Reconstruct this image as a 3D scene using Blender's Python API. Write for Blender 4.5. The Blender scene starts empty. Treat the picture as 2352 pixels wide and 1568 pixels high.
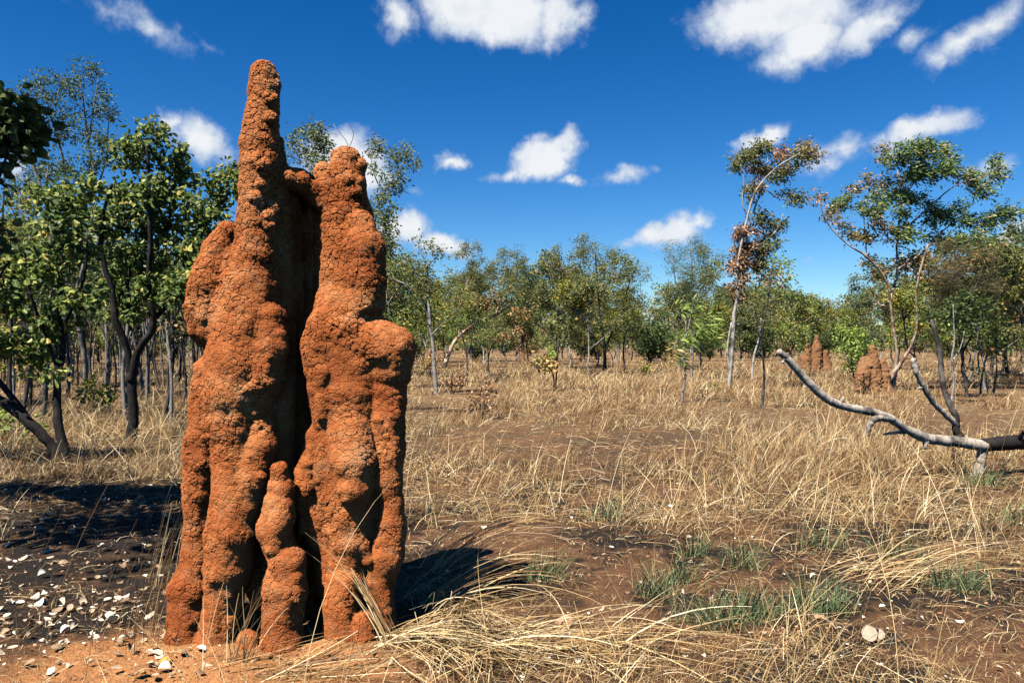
import bpy, math, random
import numpy as np

# ------------------------------------------------------------------ camera, sky, sun, exposure
F, CX, CY, CAMH = 1829.0, 1176.0, 784.0, 1.6     # focal length and centre in units of a 2352 px wide frame
S = bpy.context.scene
COL = S.collection
cam = bpy.data.cameras.new('camera'); cam_o = bpy.data.objects.new('camera', cam); COL.objects.link(cam_o)
cam.sensor_width = 36.0; cam.lens = 36.0 * F / 2352.0; cam.clip_end = 9000; cam.clip_start = 0.05
cam_o.location = (0, 0, CAMH); cam_o.rotation_euler = (math.radians(90), 0, 0)
S.camera = cam_o
SUN_EL, SUN_AZ = math.radians(60), math.radians(-139)   # azimuth of the sun measured from +Y towards +X
W = bpy.data.worlds.new('World'); S.world = W; W.use_nodes = True
SKY_STRENGTH = 0.05
S.view_settings.view_transform = 'Standard'; S.view_settings.look = 'None'
S.view_settings.exposure = 1.3; S.view_settings.gamma = 1.0
S.cycles.max_bounces = 5; S.cycles.diffuse_bounces = 0; S.cycles.glossy_bounces = 1
S.cycles.transmission_bounces = 2; S.cycles.transparent_max_bounces = 4
S.cycles.caustics_reflective = False; S.cycles.caustics_refractive = False
sl = bpy.data.lights.new('sun', 'SUN'); so = bpy.data.objects.new('sun', sl); COL.objects.link(so)
sl.energy = 5.0; sl.angle = math.radians(0.5); sl.color = (1.0, 0.95, 0.86)
so.rotation_euler = (math.radians(90) - SUN_EL, 0, math.pi - SUN_AZ)
so.location = (-20, -20, 40)

def build_sky():
    nt = W.node_tree; nt.nodes.clear(); N = nt.nodes.new; L = nt.links.new
    out = N('ShaderNodeOutputWorld'); bg = N('ShaderNodeBackground'); L(bg.outputs[0], out.inputs[0])
    sky = N('ShaderNodeTexSky'); sky.sky_type = 'NISHITA'; sky.sun_disc = False
    sky.sun_elevation = SUN_EL; sky.sun_rotation = SUN_AZ; sky.altitude = 100; sky.air_density = 1.0; sky.dust_density = 0.0; sky.ozone_density = 2.0
    hs = N('ShaderNodeHueSaturation'); hs.inputs['Saturation'].default_value = 1.17; hs.inputs['Value'].default_value = 1.1
    tn = N('ShaderNodeMix'); tn.data_type = 'RGBA'; tn.blend_type = 'MULTIPLY'; tn.inputs['Factor'].default_value = 1; tn.inputs['B'].default_value = (.445, .525, .62, 1)
    gm = N('ShaderNodeGamma'); gm.inputs['Gamma'].default_value = 1.3
    L(sky.outputs[0], tn.inputs['A']); L(tn.outputs['Result'], gm.inputs['Color']); L(gm.outputs[0], hs.inputs['Color'])
    tc = N('ShaderNodeTexCoord'); sep = N('ShaderNodeSeparateXYZ'); L(tc.outputs['Generated'], sep.inputs[0])
    def M(op, a, b=None):
        n = N('ShaderNodeMath'); n.operation = op
        for i, v in enumerate((a, b)):
            if v is None: continue
            if isinstance(v, (int, float)): n.inputs[i].default_value = v
            else: L(v, n.inputs[i])
        return n.outputs[0]
    az = M('ARCTAN2', sep.outputs[0], sep.outputs[1]); el = M('ARCSINE', sep.outputs[2])
    comb = N('ShaderNodeCombineXYZ'); L(az, comb.inputs[0]); L(el, comb.inputs[1])
    # wind-torn edges: warp the lookup with noise
    nz = N('ShaderNodeTexNoise'); nz.inputs['Scale'].default_value = 14; nz.inputs['Detail'].default_value = 6; nz.inputs['Roughness'].default_value = 0.6
    L(comb.outputs[0], nz.inputs['Vector'])
    sub = N('ShaderNodeVectorMath'); sub.operation = 'SUBTRACT'; L(nz.outputs['Color'], sub.inputs[0]); sub.inputs[1].default_value = (.5, .5, .5)
    scl = N('ShaderNodeVectorMath'); scl.operation = 'MULTIPLY'; L(sub.outputs[0], scl.inputs[0]); scl.inputs[1].default_value = (.085, .06, 0)
    add = N('ShaderNodeVectorMath'); add.operation = 'ADD'; L(comb.outputs[0], add.inputs[0]); L(scl.outputs[0], add.inputs[1])
    # each cloud: place in the sky (given through a picture position), size, tilt, thickness
    clouds = [(1130, 25, 230, 95, -6, 1.25), (905, 40, 75, 70, 60, .7), (1290, 50, 100, 70, 10, .95),
              (1800, 30, 280, 95, 0, 1.15), (1850, 95, 160, 90, 10, .95), (2000, 60, 150, 60, 30, .75),
              (2230, 75, 190, 60, 28, .7), (2150, 140, 70, 45, 40, .6), (2100, 90, 80, 45, 20, .5),
              (250, 25, 130, 55, -10, .45), (360, 75, 120, 45, -30, .5), (480, 110, 80, 22, -20, .25),
              (455, 310, 130, 70, -25, .85), (390, 270, 50, 40, 0, .75), (790, 375, 145, 95, 0, 1.2),
              (1250, 360, 130, 55, 18, 1.15), (1300, 330, 70, 55, 30, .85), (1310, 405, 60, 22, 0, .7), (1170, 390, 80, 35, 10, .7),
              (1040, 368, 48, 30, 20, .75), (1430, 402, 85, 30, 0, .62), (955, 437, 60, 22, -5, .3),
              (935, 520, 75, 60, 0, 1.05), (1010, 565, 95, 48, -15, .95), (880, 560, 80, 60, 0, .9),
              (1540, 537, 125, 45, 8, 1.0), (1610, 520, 60, 35, 20, .75),
              (1760, 318, 95, 40, 28, 1.0), (2110, 305, 150, 48, 14, .9), (1930, 345, 160, 45, 8, .55), (1880, 385, 70, 35, 30, .45),
              (2330, 530, 90, 36, 12, .7), (1840, 597, 70, 22, 15, .4), (2260, 390, 70, 45, 30, .45), (20, 370, 60, 60, 0, .5), (1500, 450, 40, 8, 0, .15)]
    acc = None
    for (px, py, rx, ry, rot, op) in clouds:
        dx, dz = px - CX, CY - py
        A = math.atan2(dx, F); E = math.atan2(dz, math.hypot(dx, F))
        k = math.cos(A)
        mp = N('ShaderNodeMapping'); mp.vector_type = 'TEXTURE'
        mp.inputs['Location'].default_value = (A, E, 0); mp.inputs['Rotation'].default_value = (0, 0, math.radians(rot))
        mp.inputs['Scale'].default_value = (rx / F * k, ry / F * k, 1)
        L(add.outputs[0], mp.inputs['Vector'])
        gr = N('ShaderNodeTexGradient'); gr.gradient_type = 'SPHERICAL'; L(mp.outputs[0], gr.inputs[0])
        v = M('MULTIPLY', gr.outputs['Fac'], op)
        acc = v if acc is None else M('MAXIMUM', acc, v)
    nz2 = N('ShaderNodeTexNoise'); nz2.inputs['Scale'].default_value = 26; nz2.inputs['Detail'].default_value = 8; nz2.inputs['Roughness'].default_value = 0.62
    L(comb.outputs[0], nz2.inputs['Vector'])
    d = M('ADD', acc, M('MULTIPLY', M('SUBTRACT', nz2.outputs['Fac'], .5), .8))
    d = M('MULTIPLY', d, M('MINIMUM', M('MULTIPLY', acc, 9.0), 1.0))
    mr = N('ShaderNodeMapRange'); mr.interpolation_type = 'SMOOTHSTEP'; L(d, mr.inputs[0])
    mr.inputs[1].default_value = .09; mr.inputs[2].default_value = .66; mr.inputs[3].default_value = 0; mr.inputs[4].default_value = .97
    # thick middles are whiter than the thin edges
    ramp = N('ShaderNodeMix'); ramp.data_type = 'RGBA'
    k = 1.0 / SKY_STRENGTH
    ramp.inputs['A'].default_value = (.19 * k, .235 * k, .31 * k, 1); ramp.inputs['B'].default_value = (.365 * k, .375 * k, .385 * k, 1)
    mr2 = N('ShaderNodeMapRange'); L(d, mr2.inputs[0]); mr2.inputs[1].default_value = .15; mr2.inputs[2].default_value = .75
    up = N('ShaderNodeVectorMath'); up.operation = 'ADD'; L(comb.outputs[0], up.inputs[0]); up.inputs[1].default_value = (-.006, .012, 0)
    nz3 = N('ShaderNodeTexNoise'); nz3.inputs['Scale'].default_value = 20; nz3.inputs['Detail'].default_value = 5; nz3.inputs['Roughness'].default_value = .5; L(up.outputs[0], nz3.inputs['Vector'])
    nz4 = N('ShaderNodeTexNoise'); nz4.inputs['Scale'].default_value = 20; nz4.inputs['Detail'].default_value = 5; nz4.inputs['Roughness'].default_value = .5; L(comb.outputs[0], nz4.inputs['Vector'])
    rel = M('ADD', mr2.outputs[0], M('MULTIPLY', M('SUBTRACT', nz4.outputs['Fac'], nz3.outputs['Fac']), 1.6))  # offset noise paints sunlit and shaded billows into the cloud colour
    cl = N('ShaderNodeClamp'); L(rel, cl.inputs[0]); L(cl.outputs[0], ramp.inputs['Factor'])
    mix = N('ShaderNodeMix'); mix.data_type = 'RGBA'; L(mr.outputs[0], mix.inputs['Factor']); L(hs.outputs[0], mix.inputs['A']); L(ramp.outputs['Result'], mix.inputs['B'])
    L(mix.outputs['Result'], bg.inputs[0]); bg.inputs[1].default_value = SKY_STRENGTH
build_sky()

# ------------------------------------------------------------------ small maths
rng = np.random.default_rng(11)
random.seed(5)
def depth(py): return CAMH * F / (py - CY)                    # distance of a ground point seen at that height in the photo
def at(px, py, Y): return np.array([(px - CX) / F * Y, Y, CAMH - (py - CY) / F * Y])

def _hash(ix, iy, iz, s):
    h = (ix.astype(np.int64) * 374761393 + iy.astype(np.int64) * 668265263 + iz.astype(np.int64) * 2147483647 + s * 144664) & 0xffffffff
    h = ((h ^ (h >> 13)) * 1274126177) & 0xffffffff
    h = ((h ^ (h >> 16)) * 2246822519) & 0xffffffff
    return ((h ^ (h >> 15)) & 0xffffff).astype(np.float64) / 0xffffff
def vnoise(p, s=0):
    i = np.floor(p); f = p - i; i = i.astype(np.int64); f = f * f * (3 - 2 * f); r = 0
    for a in (0, 1):
        for b in (0, 1):
            for c in (0, 1):
                w = (f[:, 0] if a else 1 - f[:, 0]) * (f[:, 1] if b else 1 - f[:, 1]) * (f[:, 2] if c else 1 - f[:, 2])
                r = r + w * _hash(i[:, 0] + a, i[:, 1] + b, i[:, 2] + c, s)
    return r - .5
def fbm(p, s=0, o=4):
    r = 0; a = 1.0
    for k in range(o):
        r = r + a * vnoise(p * 2 ** k, s + k * 7); a *= .5
    return r
def fbm2(x, y, sc, s=0, o=3): return fbm(np.stack([x * sc, y * sc, np.full_like(x, .37 * s)], 1), s, o)
def worley(p, s=0):
    i = np.floor(p).astype(np.int64); best = np.full(len(p), 9.)
    for a in (-1, 0, 1):
        for b in (-1, 0, 1):
            for c in (-1, 0, 1):
                q = i + np.array([a, b, c])
                o = np.stack([_hash(q[:, 0], q[:, 1], q[:, 2], s + t) for t in (1, 2, 3)], 1)
                best = np.minimum(best, ((q + o - p) ** 2).sum(1))
    return np.sqrt(best)

MX, MY = -1.12, 4.32                                             # middle of the big mound's foot
def gz(x, y):
    x = np.atleast_1d(np.asarray(x, float)); y = np.atleast_1d(np.asarray(y, float))
    r = np.hypot(x, y); near = np.clip(1.3 - r / 60, .15, 1)
    z = .07 * fbm2(x, y, .35, 3, 3) * near + .03 * fbm2(x, y, 2.2, 9, 3) * np.clip(1.4 - r / 14, 0, 1)
    d = np.hypot((x - MX) / 1.0, (y - MY) / .75)
    return z + .07 * np.exp(-(d / .75) ** 2) * (1 + .8 * fbm2(x, y, 5, 4, 3))

# ------------------------------------------------------------------ meshes and objects
def mesh(name, verts, faces, mat, smooth=False):
    """faces: list of integer arrays (n,3) or (n,4)"""
    me = bpy.data.meshes.new(name)
    faces = [np.asarray(f, np.int32) for f in faces if len(f)]
    nl = sum(f.size for f in faces); nf = sum(len(f) for f in faces)
    me.vertices.add(len(verts)); me.vertices.foreach_set('co', np.asarray(verts, np.float32).ravel())
    me.loops.add(nl); me.loops.foreach_set('vertex_index', np.concatenate([f.ravel() for f in faces]))
    tot = np.concatenate([np.full(len(f), f.shape[1], np.int32) for f in faces])
    st = np.concatenate([[0], np.cumsum(tot)[:-1]]).astype(np.int32)
    me.polygons.add(nf); me.polygons.foreach_set('loop_start', st)
    me.polygons.foreach_set('use_smooth', np.full(nf, smooth, bool))
    me.update(calc_edges=True); me.validate()
    if mat: me.materials.append(mat)
    return me
def link(name, data, parent=None, loc=None):
    o = bpy.data.objects.new(name, data); COL.objects.link(o)
    if parent is not None: o.parent = parent
    if loc is not None: o.location = [float(v) for v in loc]
    return o
def tag(o, label=None, cat=None, group=None, kind=None):
    for k, v in (('label', label), ('category', cat), ('group', group), ('kind', kind)):
        if v: o[k] = v
    return o

# ------------------------------------------------------------------ materials
class NT:
    def __init__(s, name):
        s.m = bpy.data.materials.new(name); s.m.use_nodes = True; s.t = s.m.node_tree; s.t.nodes.clear()
        s.out = s.n('ShaderNodeOutputMaterial')
    def n(s, t, **kw):
        x = s.t.nodes.new(t)
        for k, v in kw.items(): setattr(x, k, v)
        return x
    def l(s, a, b): s.t.links.new(a, b)
    def ramp(s, fac, stops):
        r = s.n('ShaderNodeValToRGB'); e = r.color_ramp.elements
        while len(e) < len(stops): e.new(.5)
        for q, (p, c) in zip(e, stops): q.position = p; q.color = (*c, 1) if len(c) == 3 else c
        if fac is not None: s.l(fac, r.inputs[0])
        return r.outputs[0]
    def noise(s, vec, scale, detail=4, rough=.55, dist=0):
        x = s.n('ShaderNodeTexNoise'); x.inputs['Scale'].default_value = scale; x.inputs['Detail'].default_value = detail
        x.inputs['Roughness'].default_value = rough; x.inputs['Distortion'].default_value = dist
        if vec is not None: s.l(vec, x.inputs['Vector'])
        return x.outputs['Fac']
    def math(s, op, a, b=None, clamp=False):
        x = s.n('ShaderNodeMath', operation=op, use_clamp=clamp)
        for i, v in enumerate((a, b)):
            if v is None: continue
            if isinstance(v, (int, float)): x.inputs[i].default_value = v
            else: s.l(v, x.inputs[i])
        return x.outputs[0]
    def mix(s, fac, a, b, blend='MIX'):
        x = s.n('ShaderNodeMix', data_type='RGBA', blend_type=blend)
        for k, v in (('Factor', fac), ('A', a), ('B', b)):
            if isinstance(v, tuple): x.inputs[k].default_value = (*v, 1)
            elif isinstance(v, (int, float)): x.inputs[k].default_value = v
            else: s.l(v, x.inputs[k])
        return x.outputs['Result']
    def bsdf(s, col, rough=.8, spec=.3, normal=None):
        b = s.n('ShaderNodeBsdfPrincipled')
        if isinstance(col, tuple): b.inputs['Base Color'].default_value = (*col, 1)
        else: s.l(col, b.inputs['Base Color'])
        b.inputs['Roughness'].default_value = rough; b.inputs['Specular IOR Level'].default_value = spec
        if normal is not None: s.l(normal, b.inputs['Normal'])
        return b.outputs[0]
    def bump(s, h, strength=.5, dist=.01):
        b = s.n('ShaderNodeBump'); b.inputs['Strength'].default_value = strength; b.inputs['Distance'].default_value = dist
        s.l(h, b.inputs['Height']); return b.outputs[0]

def leaf_mat(name, stops, transl=.36, rough=.5, spec=.32):
    t = NT(name); g = t.n('ShaderNodeNewGeometry')
    col = t.ramp(g.outputs['Random Per Island'], stops)
    b = t.bsdf(col, rough, spec)
    tr = t.n('ShaderNodeBsdfTranslucent'); hs = t.n('ShaderNodeHueSaturation'); hs.inputs['Value'].default_value = 1.3
    t.l(col, hs.inputs['Color']); t.l(hs.outputs[0], tr.inputs[0])
    mx = t.n('ShaderNodeMixShader'); mx.inputs[0].default_value = transl; t.l(b, mx.inputs[1]); t.l(tr.outputs[0], mx.inputs[2])
    t.l(mx.outputs[0], t.out.inputs[0]); return t.m
def bark_mat(name, dark, light, patch, spots=.5, scale=9.0):
    t = NT(name); tc = t.n('ShaderNodeTexCoord'); mp = t.n('ShaderNodeMapping'); mp.inputs['Scale'].default_value = (1, 1, .35)
    t.l(tc.outputs['Object'], mp.inputs[0]); v = mp.outputs[0]
    n1 = t.noise(v, scale * 2.5, 5, .65); n2 = t.noise(tc.outputs['Object'], scale * .35, 4, .6)
    col = t.ramp(n1, [(.3, dark), (.62, light)])
    f = t.ramp(n2, [(spots - .06, (0, 0, 0)), (spots + .06, (1, 1, 1))])
    col = t.mix(f, col, patch)
    n3 = t.noise(v, scale * 5, 4, .7)
    t.l(t.bsdf(col, .85, .2, t.bump(n3, .8, .015)), t.out.inputs[0]); return t.m

LEAF = {
 'broad': leaf_mat('broad_green_leaf', [(0, (0.045, 0.077, 0.021)), (.45, (0.100, 0.155, 0.031)), (.8, (0.230, 0.271, 0.058)), (.95, (0.439, 0.434, 0.117)), (1, (0.518, 0.362, 0.091))]),
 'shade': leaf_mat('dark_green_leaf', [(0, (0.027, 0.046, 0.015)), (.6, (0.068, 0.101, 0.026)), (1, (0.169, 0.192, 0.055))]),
 'yellow': leaf_mat('yellow_green_leaf', [(0, (0.085, 0.116, 0.018)), (.5, (0.203, 0.230, 0.033)), (.85, (0.406, 0.368, 0.055)), (1, (0.575, 0.307, 0.055))]),
 'olive': leaf_mat('olive_leaf', [(0, (0.060, 0.084, 0.026)), (.5, (0.132, 0.156, 0.044)), (.85, (0.250, 0.245, 0.072)), (1, (0.399, 0.254, 0.091))]),
 'grey': leaf_mat('grey_green_leaf', [(0, (0.060, 0.086, 0.034)), (.6, (0.135, 0.169, 0.063)), (1, (0.280, 0.300, 0.111))]),
 'fresh': leaf_mat('fresh_green_leaf', [(0, (0.100, 0.163, 0.029)), (.5, (0.199, 0.289, 0.052)), (1, (0.399, 0.453, 0.104))]),
 'wind': leaf_mat('windblown_green_leaf', [(0, (0.051, 0.091, 0.026)), (.5, (0.111, 0.181, 0.046)), (.85, (0.219, 0.289, 0.078)), (.93, (0.479, 0.489, 0.196)), (1, (0.598, 0.308, 0.157))]),
 'brown': leaf_mat('dead_brown_leaf', [(0, (0.117, 0.052, 0.023)), (.5, (0.260, 0.124, 0.052)), (.85, (0.416, 0.234, 0.117)), (1, (0.546, 0.364, 0.208))], .15, .6, .3),
 'mixed': leaf_mat('green_and_brown_leaf', [(0, (0.060, 0.091, 0.026)), (.55, (0.150, 0.172, 0.046)), (.66, (0.359, 0.163, 0.065)), (.9, (0.598, 0.308, 0.131)), (1, (0.600, 0.489, 0.261))]),
 'tan': leaf_mat('tan_dry_leaf', [(0, (0.260, 0.143, 0.039)), (.5, (0.468, 0.286, 0.091)), (.8, (0.600, 0.468, 0.182)), (1, (0.169, 0.195, 0.065))], .2, .6, .3),
 'needle': leaf_mat('fine_brown_green_leaf', [(0, (0.058, 0.052, 0.023)), (.6, (0.130, 0.111, 0.046)), (1, (0.247, 0.182, 0.085))]),
}
BARK = {
 'grey': bark_mat('grey_bark', (.10, .085, .07), (.26, .235, .205), (.06, .05, .042), .56),
 'white': bark_mat('pale_bark', (.2, .175, .15), (.46, .42, .37), (.1, .085, .07), .55),
 'charred': bark_mat('charred_bark', (.006, .005, .005), (.02, .016, .014), (.05, .042, .036), .62),
 'burnt_grey': bark_mat('burnt_grey_bark', (.03, .026, .023), (.12, .1, .085), (.016, .013, .011), .5),
 'red': bark_mat('reddish_bark', (.12, .055, .03), (.3, .15, .085), (.05, .03, .02), .56),
 'cream': bark_mat('cream_bark', (.26, .18, .12), (.52, .41, .3), (.17, .085, .05), .52),
 'dead': bark_mat('weathered_wood', (.16, .125, .095), (.44, .38, .31), (.06, .05, .044), .58, 9),
}

# ------------------------------------------------------------------ the ground
def soil_material():
    t = NT('burnt_red_soil'); g = t.n('ShaderNodeNewGeometry'); P = g.outputs['Position']
    n_big = t.noise(P, .9, 5, .6, .4); n_mid = t.noise(P, 5.5, 5, .65); n_fine = t.noise(P, 60, 4, .7); n_far = t.noise(P, .09, 3)
    soil = t.ramp(n_mid, [(.3, (.08, .044, .024)), (.55, (.165, .08, .037)), (.75, (.27, .15, .075))])
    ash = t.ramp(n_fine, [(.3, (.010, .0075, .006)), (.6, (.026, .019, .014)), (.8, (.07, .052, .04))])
    f = t.math('ADD', n_big, t.math('MULTIPLY', t.math('SUBTRACT', n_mid, .5), .75))
    sepl = t.n('ShaderNodeSeparateXYZ'); t.l(P, sepl.inputs[0]); lf = t.n('ShaderNodeMapRange'); t.l(sepl.outputs[0], lf.inputs[0])   # ash raised on the left, painting the tree shade darker into the soil
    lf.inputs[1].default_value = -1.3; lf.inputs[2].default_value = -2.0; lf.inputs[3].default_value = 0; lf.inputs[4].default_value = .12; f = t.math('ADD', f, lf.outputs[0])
    rt = t.n('ShaderNodeMapRange'); t.l(sepl.outputs[0], rt.inputs[0]); rt.inputs[1].default_value = .5; rt.inputs[2].default_value = 1.6; rt.inputs[3].default_value = 0; rt.inputs[4].default_value = .05; f = t.math('ADD', f, rt.outputs[0])
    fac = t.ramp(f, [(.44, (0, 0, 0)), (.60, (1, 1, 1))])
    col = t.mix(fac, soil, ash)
    # pale orange soil washed off the mound
    d = t.n('ShaderNodeVectorMath', operation='DISTANCE'); mp = t.n('ShaderNodeMapping'); t.l(P, mp.inputs[0]); mp.inputs['Scale'].default_value = (.82, 1.45, 0)
    t.l(mp.outputs[0], d.inputs[0]); d.inputs[1].default_value = ((MX - .38) * .82, (MY - .42) * 1.45, 0)
    w = t.math('ADD', d.outputs['Value'], t.math('MULTIPLY', t.math('SUBTRACT', n_mid, .5), .9))
    wf = t.ramp(w, [(.62, (1, 1, 1)), (1.0, (0, 0, 0))])
    sand = t.ramp(t.math('ADD', t.math('MULTIPLY', n_fine, .5), t.math('MULTIPLY', n_mid, .5)), [(.35, (.30, .12, .042)), (.6, (.5, .23, .088))])
    col = t.mix(wf, col, sand)
    # strip of bare soil near the camera and dry litter far away
    sep = t.n('ShaderNodeSeparateXYZ'); t.l(P, sep.inputs[0])
    far = t.n('ShaderNodeMapRange'); t.l(sep.outputs[1], far.inputs[0]); far.inputs[1].default_value = 8; far.inputs[2].default_value = 22; far.inputs[4].default_value = .8
    litter = t.ramp(t.math('ADD', t.math('MULTIPLY', n_mid, .5), t.math('MULTIPLY', n_big, .5)), [(.33, (.055, .032, .02)), (.46, (.17, .1, .05)), (.62, (.33, .215, .105))])
    col = t.mix(far.outputs[0], col, litter)
    hb = t.math('ADD', t.math('MULTIPLY', n_fine, .6), t.noise(P, 22, 5, .7))
    t.l(t.bsdf(col, .95, .15, t.bump(hb, 1.0, .045)), t.out.inputs[0]); return t.m

def build_ground():
    rs = [.35]
    while rs[-1] < 4500: rs.append(rs[-1] + max(.022, rs[-1] * .0075))
    rs = np.array(rs)
    a = np.radians(np.concatenate([np.arange(-42, 42, .25), np.arange(42, 318, 4)]))
    R, A = np.meshgrid(rs, a, indexing='ij')
    x = (R * np.sin(A)).ravel(); y = (R * np.cos(A)).ravel()
    z = gz(x, y) + .012 * fbm2(x, y, 9, 21, 3) * (np.hypot(x, y) < 14)
    v = np.stack([x, y, z], 1); na = len(a); nr = len(rs)
    i = np.arange(nr - 1)[:, None] * na; j = np.arange(na)[None, :]; j2 = (j + 1) % na
    q = np.stack([i + j, i + j2, i + na + j2, i + na + j], -1).reshape(-1, 4)[:, ::-1]
    v = np.vstack([v, [[0, 0, gz(0, 0)[0]]]])
    c = np.stack([np.full(na, len(v) - 1), np.arange(na), (np.arange(na) + 1) % na], 1)[:, ::-1]
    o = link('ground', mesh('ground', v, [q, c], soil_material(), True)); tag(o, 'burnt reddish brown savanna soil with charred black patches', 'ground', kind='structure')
build_ground()

# ------------------------------------------------------------------ termite mounds: a smooth union of tapered capsules, turned into one skin
def smin_chain(fld, org, vox, chain, k):
    for (a, b) in zip(chain[:-1], chain[1:]):
        pa, ra = np.array(a[:3]), a[3]; pb, rb = np.array(b[:3]), b[3]
        m = max(ra, rb) + .11
        lo = np.floor((np.minimum(pa, pb) - m - org) / vox).astype(int); hi = np.ceil((np.maximum(pa, pb) + m - org) / vox).astype(int)
        lo = np.maximum(lo, 0); hi = np.minimum(hi, np.array(fld.shape) - 1)
        if (hi <= lo).any(): continue
        X = (org[0] + np.arange(lo[0], hi[0] + 1) * vox).astype(np.float32)[:, None, None] - np.float32(pa[0])
        Yv = (org[1] + np.arange(lo[1], hi[1] + 1) * vox).astype(np.float32)[None, :, None] - np.float32(pa[1])
        Z = (org[2] + np.arange(lo[2], hi[2] + 1) * vox).astype(np.float32)[None, None, :] - np.float32(pa[2])
        ab = (pb - pa).astype(np.float32); L2 = max(float((ab ** 2).sum()), 1e-9)
        t = np.clip((X * ab[0] + Yv * ab[1] + Z * ab[2]) / L2, 0, 1)
        d = np.sqrt((X - t * ab[0]) ** 2 + (Yv - t * ab[1]) ** 2 + (Z - t * ab[2]) ** 2) - (ra + (rb - ra) * t)
        s = fld[lo[0]:hi[0] + 1, lo[1]:hi[1] + 1, lo[2]:hi[2] + 1]
        h = np.clip(.5 + .5 * (s - d) / k, 0, 1)
        s[...] = s + (d - s) * h - k * h * (1 - h)
def surface_nets(f, org, vox):
    s = f < 0
    c = np.zeros([n - 1 for n in f.shape], np.int8)
    for a in (0, 1):
        for b in (0, 1):
            for d in (0, 1):
                c += s[a:f.shape[0] - 1 + a, b:f.shape[1] - 1 + b, d:f.shape[2] - 1 + d]
    act = (c > 0) & (c < 8); idx = np.argwhere(act)
    ids = np.full(act.shape, -1, np.int32); ids[act] = np.arange(len(idx))
    acc = np.zeros((len(idx), 3)); cnt = np.zeros(len(idx))
    cor = [(a, b, d) for a in (0, 1) for b in (0, 1) for d in (0, 1)]
    val = {q: f[idx[:, 0] + q[0], idx[:, 1] + q[1], idx[:, 2] + q[2]] for q in cor}
    for q in cor:
        for ax in range(3):
            if q[ax]: continue
            r = list(q); r[ax] = 1; r = tuple(r)
            va, vb = val[q], val[r]; x = (va < 0) != (vb < 0)
            t = np.where(x, va / np.where(x, va - vb, 1), 0)
            p = np.tile(np.array(q, float), (len(idx), 1)); p[:, ax] += t
            acc[x] += p[x]; cnt[x] += 1
    v = org + (idx + acc / cnt[:, None]) * vox
    faces = []
    for ax in range(3):
        u, w = (ax + 1) % 3, (ax + 2) % 3
        sl0 = [slice(None)] * 3; sl1 = [slice(None)] * 3
        sl0[ax] = slice(0, -1); sl1[ax] = slice(1, None)
        e0, e1 = s[tuple(sl0)], s[tuple(sl1)]; ch = np.argwhere(e0 != e1)
        ok = (ch[:, u] > 0) & (ch[:, w] > 0) & (ch[:, u] < f.shape[u] - 1) & (ch[:, w] < f.shape[w] - 1); ch = ch[ok]
        flip = e0[ch[:, 0], ch[:, 1], ch[:, 2]]
        def cell(du, dw):
            q = ch.copy(); q[:, u] += du; q[:, w] += dw; return ids[q[:, 0], q[:, 1], q[:, 2]]
        q = np.stack([cell(-1, -1), cell(0, -1), cell(0, 0), cell(-1, 0)], 1)
        q = np.where(flip[:, None], q, q[:, ::-1]); faces.append(q)
    return v, np.vstack(faces)

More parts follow.
